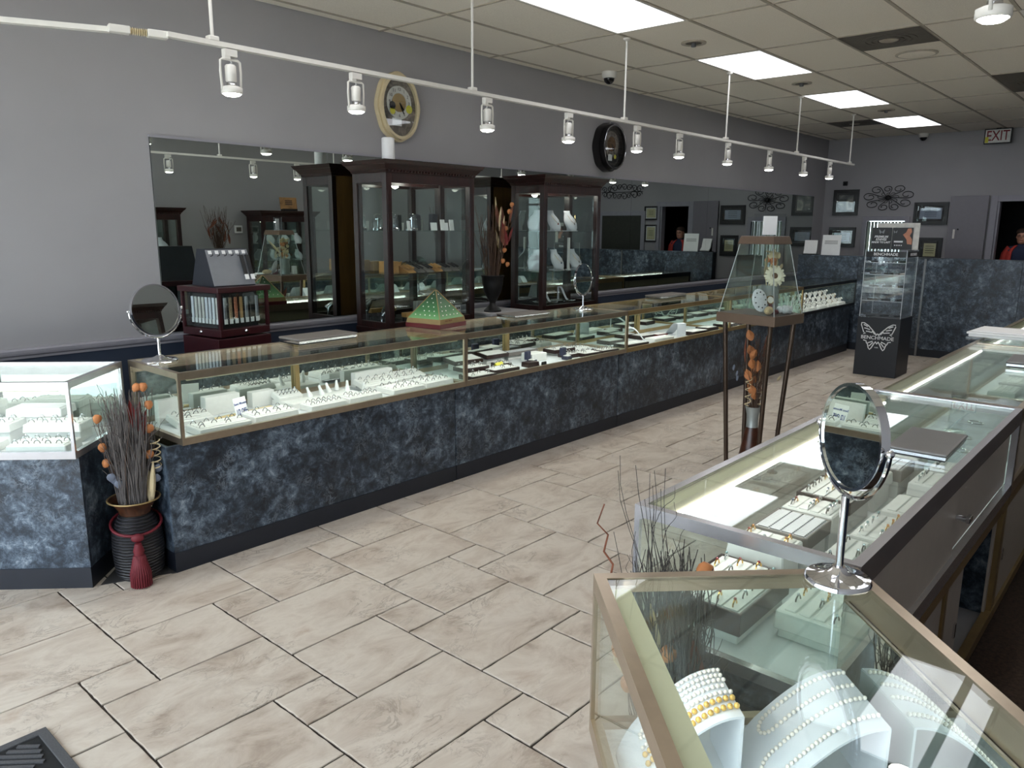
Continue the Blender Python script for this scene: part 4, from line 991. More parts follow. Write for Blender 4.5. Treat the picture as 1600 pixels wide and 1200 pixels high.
for i, off in enumerate((-0.06, -0.02, 0.03)):
    strand(f3, o3, smooth_u(off-0.012, off+0.012, -0.02, 0.10), bead, 0.0042, 'white pearl strand on the right-hand pearl stand, %s from top' % ORD[i], 'strands on the right-hand pearl stand')
x, y = lcl(Pcase, 0.40, 0.13)
pd = thing('pearl_pad', 'small round white pad at the bottom picture edge in the pearl case', 'pad', (x, y, DECK_Z), ANG)
MB().lathe([(0.05, 0), (0.055, 0.01), (0.052, 0.03), (0.04, 0.036)], 24).build('cushion', 'white_velvet', pd, smooth=True)
MB().tube([(0.028*math.cos(a*PI/10), 0.028*math.sin(a*PI/10), 0.038) for a in range(20)], 0.003, 6, True).build('pearl_ring', 'pearl_white', pd, smooth=True)

# ------------------------------------------------------------------ chrome mirrors on the cases
def look_rot(n):
    """rotation whose local +Y... disc axis (local Z) points along n, local X horizontal"""
    n = Vector(n).normalized(); x = Vector((0, 0, 1)).cross(n); x.normalize(); y = n.cross(x)
    return Matrix((x, y, n)).transposed()
def table_mirror(x, y, label, nrm, R, zc, base_r, lean=(0, 0)):
    t = thing('table_mirror', label, 'mirror', (x, y, TOP_Z), 0, 'round chrome mirrors')
    MB().lathe([(base_r, 0.0), (base_r, 0.004), (base_r*0.93, 0.010), (base_r*0.55, 0.014), (base_r*0.3, 0.022), (0.012, 0.03)], 36).build('base', 'chrome', t, smooth=True)
    zt = zc-R-0.014
    MB().tube([(0, 0, 0.02), (lean[0]*0.5, lean[1]*0.5, zt/2), (lean[0], lean[1], zt)], 0.0075, 12).build('stem', 'chrome', t, smooth=True)
    rot = look_rot(nrm); M = Matrix.Translation((lean[0], lean[1], zc)) @ rot.to_4x4()
    # yoke: half ring below, in the disc plane seen from behind
    yk = [M @ Vector(((R+0.012)*math.cos(a), (R+0.012)*math.sin(a), -0.004)) for a in [PI+PI*i/20 for i in range(21)]]
    MB().tube(yk, 0.0045, 8).build('yoke', 'chrome', t, smooth=True)
    for sx in (-1, 1): MB().sphere(M @ Vector((sx*(R+0.014), 0, -0.002)), 0.008, 10, 6).build('pivot', 'chrome', t, smooth=True)
    mb = MB(); mb.ring_prism(ell(R, R, 48), ell(R-0.006, R-0.006, 48), -0.011, 0.006, 'z', M); mb.build('rim', 'chrome', t, smooth=True)
    MB().lathe([(R-0.005, -0.002), (R-0.005, 0.003)], 48, M).build('mirror_glass', 'mirror', t)
    MB().lathe([(R-0.005, -0.009), (R-0.005, -0.004)], 48, M).build('mirror_back', 'mirror', t)
table_mirror(1.44, 0.435, 'round chrome mirror standing on the pearl case in the foreground', (-0.75, 0.655, 0.035), 0.100, 0.285, 0.062)
table_mirror(1.66, 3.80, 'round chrome mirror at the left end of the left row', (0.12, -0.97, 0.12), 0.125, 0.255, 0.085)
table_mirror(5.14, 3.76, 'round chrome mirror before the second tall cabinet', (0.06, -1.0, 0.02), 0.125, 0.25, 0.085)

# ------------------------------------------------------------------ flat pads, laptops, papers on the cases
def pad(x, y, w, d, h, rz, label, mat='grey_pad', name='presentation_pad', z=TOP_Z):
    t = thing(name, label, 'pad', (x, y, z), rz, 'grey pads on the cases')
    MB().box(-w/2, -d/2, h*0.62, w/2, d/2, h).build('cover', mat, t, bevel=0.006, seg=3)
    MB().box(-w/2+0.006, -d/2+0.006, 0.0, w/2-0.006, d/2-0.006, h*0.22).build('underside', 'strap_black', t)
    mb = MB()
    for k in range(3): mb.box(-w/2+0.004, -d/2+0.004, h*(0.24+0.12*k), w/2-0.004, d/2-0.004, h*(0.24+0.12*k+0.09))
    mb.build('leaves', 'silver', t)
    return t
pad(2.57, 0.55, 0.30, 0.165, 0.024, 0.02, 'grey folder lying on the nearest right-row case', 'laptop_grey', 'folder')
pad(4.55, 0.55, 0.30, 0.2, 0.03, 0.05, 'grey folder on second right-row case at the right picture edge', 'laptop_grey', 'folder')
pad(2.62, 3.84, 0.42, 0.2, 0.035, 0.04, 'wide grey pad at the back of first left-row case')
pad(4.48, 3.84, 0.40, 0.2, 0.018, -0.03, 'grey flat pad before the black urn')
pad(6.65, 3.86, 0.5, 0.18, 0.03, 0.0, 'grey pad at the back of third left-row case')
wb = thing('paper_stack', 'white stack of sheets and trays on the third right-row case', 'paper stack', (5.52, 0.80, TOP_Z), -0.05)
MB().box(-0.17, -0.22, 0, 0.17, 0.2, 0.02).build('lower_tray', 'acrylic', wb)
MB().box(-0.16, -0.21, 0.021, 0.16, 0.19, 0.036).build('sheets', 'white_paper', wb, bevel=0.002)
MB().box(-0.17, -0.22, 0.037, 0.17, 0.2, 0.05).build('upper_tray', 'white_plastic', wb, bevel=0.003)
MB().box(-0.15, -0.2, 0.051, 0.15, 0.18, 0.058).build('sheets', 'white_paper', wb, bevel=0.002)

# green pyramid with studs on the seam between first and second case
py_ = thing('pyramid_display', 'green pyramid earring display with white studs on the left row', 'display', (3.555, 3.83, TOP_Z), 0.165)
S = 0.143
MB().box(-S-0.004, -S-0.004, 0, S+0.004, S+0.004, 0.030).build('plinth', 'maroon_leather', py_, bevel=0.002)
MB().frustum(0.030, S, S, 0.062, S-0.006, S-0.006).build('gold_band', 'brass_dark', py_)
MB().frustum(0.062, S-0.008, S-0.008, 0.24, 0.004, 0.004).build('faces', 'pyramid_green', py_)
mb = MB()
for sx in (-1, 1):
    for sy in (-1, 1): mb.tube([(sx*(S-0.008), sy*(S-0.008), 0.062), (sx*0.004, sy*0.004, 0.243)], 0.003, 6)
mb.build('edge_trim', 'brass_dark', py_, smooth=True)
stud = MB().sphere((0, 0, 0), 0.0042, 8, 6).mesh('stud'); stud.materials.append(MATS['pearl_white'])
rnd = random.Random(3)
for face in range(4):
    for row in range(6):
        zz = 0.085+row*0.026; half = (S-0.008)*(0.24-zz)/0.178
        k = max(1, 5-row)
        for i in range(k):
            if rnd.random() < (0.35 if face == 3 else 0.12): continue
            u = (-1+2*(i+0.5)/k)*half*0.85; p = Matrix.Rotation(face*PI/2, 3, 'Z') @ Vector((half+0.002, u, zz)); place('stud', stud, py_, p)
mb = MB()    # worn lettering on the gold band
for i, (u, w_) in enumerate(((-0.06, 0.006), (-0.045, 0.010), (-0.03, 0.006), (-0.012, 0.012), (0.008, 0.008), (0.02, 0.006), (0.036, 0.010), (0.054, 0.008))):
    mb.box(S-0.0045, u-w_/2, 0.038, S-0.0025, u+w_/2, 0.052)
    if i < 5: mb.box(u-w_/2-0.02, -S+0.0025, 0.038, u+w_/2-0.02, -S+0.0045, 0.052)
mb.build('lettering', 'leaf_rust', py_)

# ------------------------------------------------------------------ dried arrangements
def twig_path(rnd, base, top, wob):
    base, top = Vector(base), Vector(top); pts = []
    a1, a2, p1, p2 = rnd.uniform(-wob, wob), rnd.uniform(-wob, wob), rnd.uniform(0, 6), rnd.uniform(0, 6)
    n = 9
    for i in range(n+1):
        s = i/n; p = base.lerp(top, s); sw = s*(1.15-s*0.3)
        p.x += a1*math.sin(p1+s*7)*sw; p.y += a2*math.sin(p2+s*8)*sw; pts.append(p)
    return pts
def twigs(parent, n, mouth_r, z0, z1, spread, seed, mat, r=0.0016, wob=0.02, name='twigs', bias=(0, 0)):
    rnd = random.Random(seed); mb = MB(); tops = []
    for i in range(n):
        a = rnd.uniform(0, 2*PI); q = math.sqrt(rnd.random()); b = (mouth_r*q*math.cos(a), mouth_r*q*math.sin(a), z0)
        a2 = a+rnd.uniform(-0.5, 0.5); s_ = spread*q*rnd.uniform(0.5, 1.1)
        t = (s_*math.cos(a2)+bias[0], s_*math.sin(a2)+bias[1], z0+(z1-z0)*rnd.uniform(0.55, 1.0))
        p = twig_path(rnd, b, t, wob); tops.append(p)
        mb.tube(p, r*rnd.uniform(0.8, 1.4), 5, r1=r*0.5)
        if rnd.random() < 0.6:
            k = rnd.randint(4, 7); s0 = p[k]; e = s0+Vector((rnd.uniform(-0.07, 0.07), rnd.uniform(-0.07, 0.07), rnd.uniform(0.05, 0.14)))
            mb.tube(twig_path(rnd, s0, e, wob*0.7), r*0.7, 4, r1=r*0.4)
    stuff(mb.build(name, mat, parent)); return tops
def pod_mesh(r=0.020):
    mb = MB(); prof = [(0.002, -r*1.1), (r*0.55, -r*0.8), (r*0.95, -r*0.1), (r*0.9, r*0.5), (r*0.6, r*0.95), (r*0.3, r*1.0)]
    mb.lathe(prof, 9); return mb
POD = pod_mesh().mesh('seed_pod'); POD.materials.append(MATS['pod_orange'])
PODG = MB().lathe([(0.002, -0.022), (0.016, -0.012), (0.021, 0.0), (0.016, 0.014), (0.003, 0.022)], 10, Matrix.Diagonal((1, 0.3, 1, 1))).mesh('round_leaf'); PODG.materials.append(MATS['leaf_slate'])
def leaf_mesh(name, L, W, mat):
    v = []; f = []; n = 8
    for i in range(n+1):
        s_ = i/n; w = W*math.sin(PI*min(0.98, 0.08+s_*0.9)); v += [(-w, 0.004*math.sin(s_*3), L*s_), (0, -0.006*math.sin(PI*s_), L*s_), (w, 0.004*math.sin(s_*3), L*s_)]
    for i in range(n): a = 3*i; f += [(a, a+1, a+4, a+3), (a+1, a+2, a+5, a+4)]
    m = MB()._add(v, f); b = MB()._add([(x, y+0.0025, z) for x, y, z in v], f); m._add(b.v, b.f); me = m.mesh(name); me.materials.append(MATS[mat]); return me
LEAFR = leaf_mesh('spear_leaf', 0.16, 0.018, 'leaf_rust'); LEAFD = leaf_mesh('spear_leaf', 0.14, 0.016, 'leaf_red'); LEAFS = leaf_mesh('bark_strip', 0.20, 0.014, 'straw')
def curl(parent, c, r, turns, h, mat='straw'):
    pts = [(c[0]+r*math.cos(i*0.6), c[1]+r*math.sin(i*0.6), c[2]+h*i/(turns*10.5)) for i in range(int(turns*10.5)+1)]
    MB().tube(pts, 0.003, 5).build('wood_curl', mat, parent, smooth=True)
def seed_stem(parent, base, pts, mesh, name, seed):
    rnd = random.Random(seed)
    MB().tube([base]+list(pts), 0.0018, 5).build('stem', 'twig_brown', parent)
    for p in pts: place(name, mesh, parent, p, (rnd.uniform(-0.4, 0.4), rnd.uniform(-0.4, 0.4), rnd.uniform(0, 6)), True)
def wicker_vase(x, y, label, rz=0.0, tassel=True, h=0.38):
    t = thing('wicker_vase', label, 'vase', (x, y, 0.001), rz)
    MB().lathe([(0.085, 0), (0.105, 0.03), (0.112, 0.14), (0.108, 0.22), (0.085, 0.28), (0.070, 0.31)], 28).build('basket_body', 'wicker', t, smooth=True)
    MB().lathe([(0.066, 0.31), (0.072, 0.33), (0.092, 0.365), (0.112, h), (0.106, h), (0.086, 0.362), (0.062, 0.33), (0.05, 0.30)], 28).build('bronze_collar', 'walnut', t, smooth=True)
    MB().tube([(0.112*math.cos(a*PI/14), 0.112*math.sin(a*PI/14), h) for a in range(28)], 0.004, 6, True).build('rim', 'brass_dark', t, smooth=True)
    if tassel:
        # cord round the shoulder, knot and tassel towards the shop
        MB().tube([(0.108*math.cos(a), 0.108*math.sin(a), 0.262-0.03*math.cos(a)) for a in [2*PI*i/24 for i in range(24)]], 0.0065, 8, True).build('cord', 'tassel_red', t, smooth=True)
        k = MB().sphere((0.118, 0, 0.225), 0.023, 12, 8, s=(0.7, 1.2, 0.9)).build('knot', 'tassel_red', t, smooth=True)
        ts = MB().lathe([(0.040, 0.0), (0.042, 0.05), (0.032, 0.12), (0.020, 0.15), (0.024, 0.165), (0.014, 0.20)], 22, Matrix.Translation((0.135, 0, 0.005))).build('tassel', 'tassel_red', t, smooth=True)
        mb = MB()
        for i in range(26):
            a = 2*PI*i/26; mb.tube([(0.135+0.022*math.cos(a), 0.022*math.sin(a), 0.15), (0.135+0.043*math.cos(a), 0.043*math.sin(a), 0.06), (0.135+0.043*math.cos(a), 0.043*math.sin(a), 0.004)], 0.0035, 5)
        stuff(mb.build('fringe', 'tassel_red', ts))
    return t
# left corner between the askew case and the first left-row case; the twigs lean towards the shop
VL = (1.375, 3.55)
wicker_vase(VL[0], VL[1], 'dark wicker vase with a red tassel between the two left cases', rz=math.atan2(-0.93, -0.37))
bq = thing('dried_bouquet', 'dried twigs with orange pods in the red-tasselled vase', 'dried bouquet', (VL[0], VL[1], 0.30), 0)
twigs(bq, 230, 0.06, 0.0, 0.60, 0.115, 11, 'twig_grey', 0.0025, 0.014)
twigs(bq, 40, 0.05, 0.02, 0.62, 0.15, 12, 'twig_brown', 0.0016, 0.026, 'fine_twigs')
seed_stem(bq, (-0.03, 0.02, 0.05), [(-0.091, 0.036, 0.26), (-0.099, 0.039, 0.334), (-0.107, 0.042, 0.469)], POD, 'seed_pod', 1)
seed_stem(bq, (0.03, -0.04, 0.05), [(0.063, -0.06, 0.287), (0.074, -0.06, 0.408), (0.08, -0.06, 0.519), (0.07, -0.04, 0.60)], POD, 'seed_pod', 2)
place('seed_pod', POD, bq, (0.045, -0.03, 0.60), (0.3, 0.5, 0))
for p in ((-0.088, 0.0, 0.20), (-0.075, 0.0, 0.185), (-0.062, -0.01, 0.165), (0.095, -0.06, 0.215), (0.084, -0.06, 0.169)): place('round_leaf', PODG, bq, p, (0.2, 0.3, -0.4), True)
for p, rx, rz_ in (((0.03, -0.04, 0.40), 0.1, 0.0), ((0.015, -0.04, 0.42), -0.2, 2.9), ((0.05, -0.03, 0.36), 0.2, 0.3)): place('spear_leaf', LEAFD, bq, p, (rx, 0.1, rz_), True)
curl(bq, (0.095, -0.05, 0.20), 0.022, 5, 0.15)
for p, rx in (((0.06, -0.06, 0.06), 0.1), ((0.05, -0.06, 0.04), -0.1)): place('bark_strip', LEAFS, bq, p, (rx, 0.05, 0.0), True)
# right corner between the nearest right case and the pearl case
VR = (1.40, 0.74)
wicker_vase(VR[0], VR[1], 'dark wicker vase behind the pearl case', tassel=False, rz=1.0)
bq2 = thing('dried_bouquet', 'tangled dark twigs with rust leaves behind the pearl case', 'dried bouquet', (VR[0], VR[1], 0.34), 0)
twigs(bq2, 320, 0.06, 0.0, 0.60, 0.108, 21, 'twig_dark', 0.0020, 0.03, bias=(-0.012, 0.02))
twigs(bq2, 30, 0.05, 0.2, 0.80, 0.11, 22, 'twig_dark', 0.0013, 0.03, 'fine_twigs', bias=(-0.03, 0.045))
for p, me, rx, rz_ in (((-0.02, -0.02, 0.26), LEAFR, 0.15, 2.3), ((0.01, -0.05, 0.26), LEAFR, -0.1, 2.2), ((-0.03, 0.02, 0.28), LEAFS, 0.1, 2.4), ((0.0, 0.0, 0.33), LEAFR, 0.2, 2.5)): place('spear_leaf', me, bq2, p, (rx, 0.15, rz_), True)
seed_stem(bq2, (-0.02, 0.03, 0.1), [(-0.09, 0.07, 0.30), (-0.10, 0.09, 0.38)], POD, 'seed_pod', 5)
place('seed_pod', POD, bq2, (-0.05, 0.0, 0.38), (0.4, 0, 0), True); place('seed_pod', POD, bq2, (0.02, -0.04, 0.56), (0.2, 0.4, 0), True)
MB().tube([(0.0, 0.08, 0.30), (-0.01, 0.16, 0.44), (0.005, 0.19, 0.475), (0.03, 0.20, 0.50), (0.02, 0.22, 0.53), (0.05, 0.23, 0.56), (0.04, 0.255, 0.585), (0.06, 0.25, 0.63)], 0.0035, 6, r1=0.002).build('red_twig', 'leaf_rust', bq2, smooth=True)
MB().tube([(-0.02, 0.04, 0.2), (-0.07, 0.12, 0.33), (-0.06, 0.13, 0.40), (-0.08, 0.15, 0.47)], 0.006, 6, r1=0.003).build('bark_vine', 'straw', bq2, smooth=True)

# ------------------------------------------------------------------ tall pyramid display on four legs
ST = (4.82, 2.098); SR = -0.13
st = thing('display_stand', 'bronze four-legged stand with a tapering glass showcase in mid-aisle', 'display stand', (ST[0], ST[1], 0), SR)
TT = 1.085; HX, HB = 0.178, 0.212
MB().frustum(TT-0.062, HX, HB, TT, HX, HB).build('tray', 'bronze_paint', st, bevel=0.003)
for sx in (-1, 1):
    for sy in (-1, 1):
        lg = MB().tube([(sx*0.14, sy*0.165, TT-0.062), (sx*0.10, sy*0.115, 0.02)], 0.016, 14, r1=0.0145).build('leg', 'bronze_dark', st, smooth=True)
        MB().lathe([(0.035, 0), (0.035, 0.006), (0.018, 0.02)], 16, Matrix.Translation((sx*0.10, sy*0.115, 0.001))).build('foot', 'bronze_dark', lg, smooth=True)
CT, CB = 1.575, 1.525
GB, GT = 0.20, 0.118
for k in range(4):
    M = Matrix.Diagonal((0.84, 1, 1, 1)) @ Matrix.Rotation(k*PI/2, 4, 'Z')
    v = [(-GB, -GB, TT+0.001), (GB, -GB, TT+0.001), (GT, -GT, CB), (-GT, -GT, CB), (-GB+0.004, -GB+0.005, TT+0.001), (GB-0.004, -GB+0.005, TT+0.001), (GT-0.004, -GT+0.005, CB), (-GT+0.004, -GT+0.005, CB)]
    MB()._add(v, [(0, 1, 2, 3), (7, 6, 5, 4), (0, 4, 5, 1), (1, 5, 6, 2), (2, 6, 7, 3), (3, 7, 4, 0)], M).build('glass_side', 'case_glass', st)
mb = MB()
for sx in (-1, 1):
    for sy in (-1, 1): MB().tube([(sx*GB*0.84, sy*GB, TT), (sx*GT*0.84, sy*GT, CB)], 0.003, 6).build('edge_bead', 'zinc', st)
MB().frustum(CB, GT*0.84+0.012, GT+0.012, CT, GT*0.84-0.002, GT-0.002).build('cap', 'bronze_paint', st, bevel=0.003)
ac = thing('acrylic_holder', 'clear acrylic card holder with a white card on the tall stand', 'card holder', (ST[0]+0.02, ST[1], CT), SR-0.5)
MB().box(-0.11, -0.03, 0.001, 0.11, -0.026, 0.14).box(-0.11, -0.03, 0.001, 0.11, 0.04, 0.005).build('sheet', 'acrylic', ac)
MB().box(-0.05, -0.037, 0.008, 0.045, -0.031, 0.125).build('card', 'white_paper', ac)
# things inside the tapering showcase
zi = TT+0.001
def inst(dx, dy): c_, s_ = math.cos(SR), math.sin(SR); return (ST[0]+dx*c_-dy*s_, ST[1]+dx*s_+dy*c_)
x, y = inst(0.07, -0.02)
zb = thing('zinc_vase', 'grey zinc vase inside the tapering glass showcase', 'vase', (x, y, zi))
MB().lathe([(0.055, 0), (0.055, 0.17), (0.058, 0.175), (0.052, 0.175), (0.05, 0.16)], 24).build('body', 'zinc', zb, smooth=True)
fb = thing('flower_bunch', 'cream daisy with dried flowers in the zinc vase', 'flowers', (x, y, zi+0.14))
mb = MB()
for i in range(8): a = i*0.8; mb.tube([(0.02*math.cos(a), 0.02*math.sin(a), 0), (0.05*math.cos(a), 0.05*math.sin(a), 0.14)], 0.003, 5)
mb.build('stems', 'straw', fb)
DM = Matrix.Translation((-0.06, -0.05, 0.10)) @ look_rot((-0.6, -0.65, 0.25)).to_4x4()
MB().sphere((0, 0, 0), 0.020, 12, 8, DM, (1, 1, 0.5)).build('flower_core', 'flower_core', fb, smooth=True)
pm = MB()._add([(0.014, -0.004, 0), (0.04, -0.011, 0.006), (0.066, -0.006, 0), (0.07, 0, -0.002), (0.066, 0.006, 0), (0.04, 0.011, 0.006), (0.014, 0.004, 0)], [tuple(range(7))]); pm2 = MB()._add([(a, b, c-0.002) for a, b, c in pm.v], [tuple(range(6, -1, -1))]); pm._add(pm2.v, pm2.f)
ptm = pm.mesh('petal'); ptm.materials.append(MATS['petal_cream'])
for i in range(22):
    o = place('petal', ptm, fb); Mx = DM @ Matrix.Rotation(2*PI*i/22, 4, 'Z') @ Matrix.Rotation(0.2*((i % 2)-0.5), 4, 'Y'); o.matrix_local = Mx
rnd = random.Random(9)
for i in range(44):
    a = rnd.uniform(0, 6.28); r_ = rnd.uniform(0.0, 0.055)
    o = place('dried_flower', POD if i % 5 == 0 else PODG, fb, (0.0+r_*math.cos(a), -0.01+r_*math.sin(a), rnd.uniform(0.06, 0.25)), (rnd.uniform(0, 3), rnd.uniform(0, 3), 0), True)
DRYC = PODG.copy(); DRYC.materials.clear(); DRYC.materials.append(MATS['straw'])
for o in fb.children:
    if o.name.startswith('dried_flower') and o.data == PODG: o.data = DRYC
place('bark_strip', LEAFS, fb, (-0.06, 0.02, 0.09), (0, -0.7, 0.5), True)
x, y = inst(-0.065, -0.03)
bb = thing('coral_plate', 'white pitted coral disc leaning inside the tapering showcase', 'ornament', (x, y, zi+0.085))
DM = look_rot((-0.5, -0.8, 0.3)).to_4x4()
MB().lathe([(0.055, -0.008), (0.066, 0), (0.055, 0.008)], 18, DM, 0.85, 1.15).build('disc', 'coral', bb, smooth=True)
mb = MB()
for i in range(9): a = i*0.7; mb.sphere((0.045*math.cos(a)*0.85, 0.045*math.sin(a)*1.15, 0.009), 0.005, 8, 5, DM)
mb.build('holes', 'ink_black', bb)
x, y = inst(-0.10, -0.12); o = MB().sphere((0, 0, 0.028), 0.03, 16, 8, s=(1.9, 0.9, 0.9)).build('sea_shell', 'shell_tan', None, (x, y, zi), (0, 0, 0.2), True); tag(o, 'tan striped shell at the front of the tapering showcase', 'shell')
x, y = inst(-0.005, -0.10); o = MB().lathe([(0.03, 0), (0.034, 0.008), (0.034, 0.018), (0.024, 0.026)], 18, Matrix.Diagonal((1, 1, 1, 1))).build('leather_bracelet', 'maroon_leather', None, (x, y, zi), (0, 0, 0), True); tag(o, 'brown leather bracelet inside the tapering showcase', 'bracelet')
x, y = inst(0.07, -0.14); mb = MB()
rnd = random.Random(5)
for i in range(14): mb.sphere((rnd.uniform(-0.06, 0.06), rnd.uniform(-0.03, 0.03), 0.018+rnd.uniform(0, 0.018)), rnd.uniform(0.014, 0.02), 8, 6)
o = mb.build('quartz_cluster', 'coral', None, (x, y, zi), (0, 0, 0), True); tag(o, 'white quartz cluster at the front right of the tapering showcase', 'ornament')
x, y = inst(0.01, -0.06)
wt = thing('wrist_watch', 'round gold watch standing inside the tapering showcase', 'watch', (x, y, zi+0.085))
DM = look_rot((-0.6, -0.75, 0.2)).to_4x4()
mb = MB(); mb.ring_prism(ell(0.028, 0.028, 20), ell(0.022, 0.022, 20), -0.006, 0.006, 'z', DM); mb.build('case', 'gold', wt, smooth=True)
MB().lathe([(0.022, -0.004), (0.022, 0.003)], 20, DM).build('dial', 'clock_face', wt)
mb = MB(); mb.box(-0.012, -0.085, -0.003, 0.012, -0.026, 0.003, DM); mb.build('strap', 'maroon_leather', wt)
x, y = inst(0.16, -0.13)
eh = thing('earring_hook', 'white earring stand at the right of the tapering showcase', 'display stand', (x, y, zi))
MB().tube([(0, 0, 0), (0, 0, 0.08), (0.006, 0, 0.092), (0.016, 0, 0.095), (0.024, 0, 0.088), (0.024, 0, 0.075)], 0.004, 8).build('hook', 'white_plastic', eh, smooth=True)
MB().box(-0.02, -0.02, 0, 0.02, 0.02, 0.004).build('foot', 'white_plastic', eh)
x, y = inst(0.15, 0.04); block('earring_card_stand', 'white ring pedestal beside the zinc vase', 'display stand', x, y, 0.05, 0.05, 0.09, 'white_foam', z=zi)
# vase with leaves between the legs
uv = thing('wooden_vase', 'polished brown vase between the legs of the tall stand', 'vase', (ST[0]+0.0, ST[1]-0.0, 0.001))
MB().lathe([(0.075, 0), (0.085, 0.02), (0.075, 0.12), (0.055, 0.24), (0.04, 0.315)], 24).build('body', 'urn_wood', uv, smooth=True)
MB().lathe([(0.040, 0.315), (0.037, 0.35), (0.040, 0.40), (0.052, 0.455), (0.047, 0.455), (0.034, 0.40), (0.03, 0.34)], 24).build('neck', 'zinc', uv, smooth=True)
bq3 = thing('dried_bouquet', 'dried orange pods and rust leaves below the tall stand', 'dried bouquet', (ST[0], ST[1], 0.40))
twigs(bq3, 60, 0.03, 0.0, 0.55, 0.10, 31, 'twig_brown', 0.002, 0.03)
PODB = leaf_mesh('dried_leaf', 0.075, 0.026, 'pod_orange')
rnd = random.Random(4)
for i, p in enumerate(((-0.03, 0.03, 0.50), (-0.02, 0.02, 0.40), (-0.06, 0.01, 0.38), (-0.03, -0.02, 0.30), (-0.05, 0.02, 0.24), (-0.02, 0.02, 0.20), (-0.04, -0.01, 0.14), (-0.01, 0.03, 0.16), (-0.05, 0.0, 0.32), (0.0, 0.01, 0.27), (-0.02, -0.02, 0.11))): place('dried_leaf', PODB, bq3, p, (rnd.uniform(-0.4, 0.4), rnd.uniform(-0.4, 0.4), -0.9+rnd.uniform(-0.5, 0.5)), True)
for p, me, rx, ry in (((0.0, -0.02, 0.28), LEAFD, 0.1, 0.25), ((-0.06, 0.05, 0.36), LEAFR, -0.1, -0.2), ((0.01, -0.03, 0.16), LEAFS, 0.05, 0.1), ((0.02, -0.04, 0.38), LEAFR, 0.2, 0.3)): place('spear_leaf', me, bq3, p, (rx, ry, 0.8), True)
for p in ((-0.10, 0.11, 0.32), (-0.09, 0.09, 0.28), (-0.08, 0.09, 0.25)): place('round_leaf', PODG, bq3, p, (0.2, 0.5, 0.8), True)
curl(bq3, (0.02, -0.04, 0.06), 0.03, 3, 0.12); curl(bq3, (-0.05, 0.02, 0.06), 0.02, 4, 0.2)
place('white_blossom', DRYC, bq3, (0.10, -0.12, 0.25), (0.5, 0.2, 0), True)

# ------------------------------------------------------------------ black knife stand with a clear tower
bm_ = thing('knife_stand', 'black pedestal with a white butterfly logo and clear knife tower', 'display stand', (9.07, 2.345, 0), 0)
# local x: depth (away), local y: width; front face looks towards -X
BW, BD, BH = 0.45, 0.46, 0.66
mb = MB().box(0, 0, 0.0, BD, BW, BH); mb.build('pedestal', 'stand_black', bm_, bevel=0.004)
FR = (PI/2, 0, -PI/2)     # text plane facing -X, reading direction -Y
def fx(y_, z_, d=-0.0006): return (d, BW-y_, z_)       # y_ measured from the reader's left
# butterfly outline (reader's left to right 0..0.45), built as raised strokes
def stroke(pts, w, parent, nm='logo_stroke', mat='ink_white', cx=0.225, closed=False):
    mb = MB()
    path = [Vector((-0.001, BW-(cx+u), z)) for u, z in pts]
    mb.tube(path, w, 6, closed); return mb.build(nm, mat, parent)
for sg_ in (-1, 1):
    W1 = [(0.015, 0.470), (0.06, 0.52), (0.105, 0.565), (0.150, 0.592), (0.178, 0.592), (0.180, 0.57), (0.165, 0.53), (0.150, 0.49), (0.128, 0.478), (0.15, 0.468)]
    stroke([(sg_*u, z) for u, z in W1], 0.006, bm_)
    for a, b in (((0.11, 0.552), (0.155, 0.572)), ((0.085, 0.52), (0.145, 0.535)), ((0.06, 0.490), (0.125, 0.500)), ((0.03, 0.472), (0.06, 0.505))):
        stroke([(sg_*a[0], a[1]), (sg_*(a[0]+b[0])/2, (a[1]+b[1])/2+0.002), (sg_*b[0], b[1])], 0.0065, bm_)
    W2 = [(0.145, 0.398), (0.115, 0.392), (0.11, 0.372), (0.095, 0.355), (0.085, 0.315), (0.07, 0.297), (0.055, 0.315), (0.03, 0.365), (0.012, 0.392)]
    stroke([(sg_*u, z) for u, z in W2], 0.006, bm_)
    for a, b in (((0.045, 0.392), (0.095, 0.370)), ((0.04, 0.380), (0.078, 0.335))):
        stroke([(sg_*a[0], a[1]), (sg_*b[0], b[1])], 0.006, bm_)
stroke([(-0.02, 0.462), (0.0, 0.478), (0.02, 0.462)], 0.008, bm_); stroke([(-0.012, 0.385), (0.0, 0.365), (0.012, 0.385)], 0.007, bm_)
text('logo_lettering', 'BENCHMADE', 0.056, 'ink_white', bm_, fx(0.225, 0.432, -0.003), FR, 0.002, bold=0.0004, sx=1.04)
text('logo_lettering', 'USA', 0.022, 'ink_white', bm_, fx(0.225, 0.325, -0.002), FR, 0.001)
# clear tower: four sides, shelves, top sign band
TI, TH0, TH1 = 0.012, BH+0.001, 1.40
tw = []
for nm, b in (('acrylic_side', (TI, TI, TH0, TI+0.006, BW-TI, TH1)), ('acrylic_side', (BD-TI-0.006, TI, TH0, BD-TI, BW-TI, TH1)), ('acrylic_side', (TI+0.006, TI, TH0, BD-TI-0.006, TI+0.006, TH1)), ('acrylic_side', (TI+0.006, BW-TI-0.006, TH0, BD-TI-0.006, BW-TI, TH1))):
    MB().box(*b).build(nm, 'acrylic', bm_)
MB().box(TI, TI, TH1, BD-TI, BW-TI, TH1+0.006).build('acrylic_top', 'acrylic', bm_)
for (x_, y_) in ((TI, TI), (TI, BW-TI), (BD-TI, TI), (BD-TI, BW-TI)): MB().box(x_-0.003, y_-0.003, TH0, x_+0.003, y_+0.003, TH1).build('edge_post', 'acrylic_edge_glint', bm_)  # bright corner glints of the clear sheets, painted as pale strips
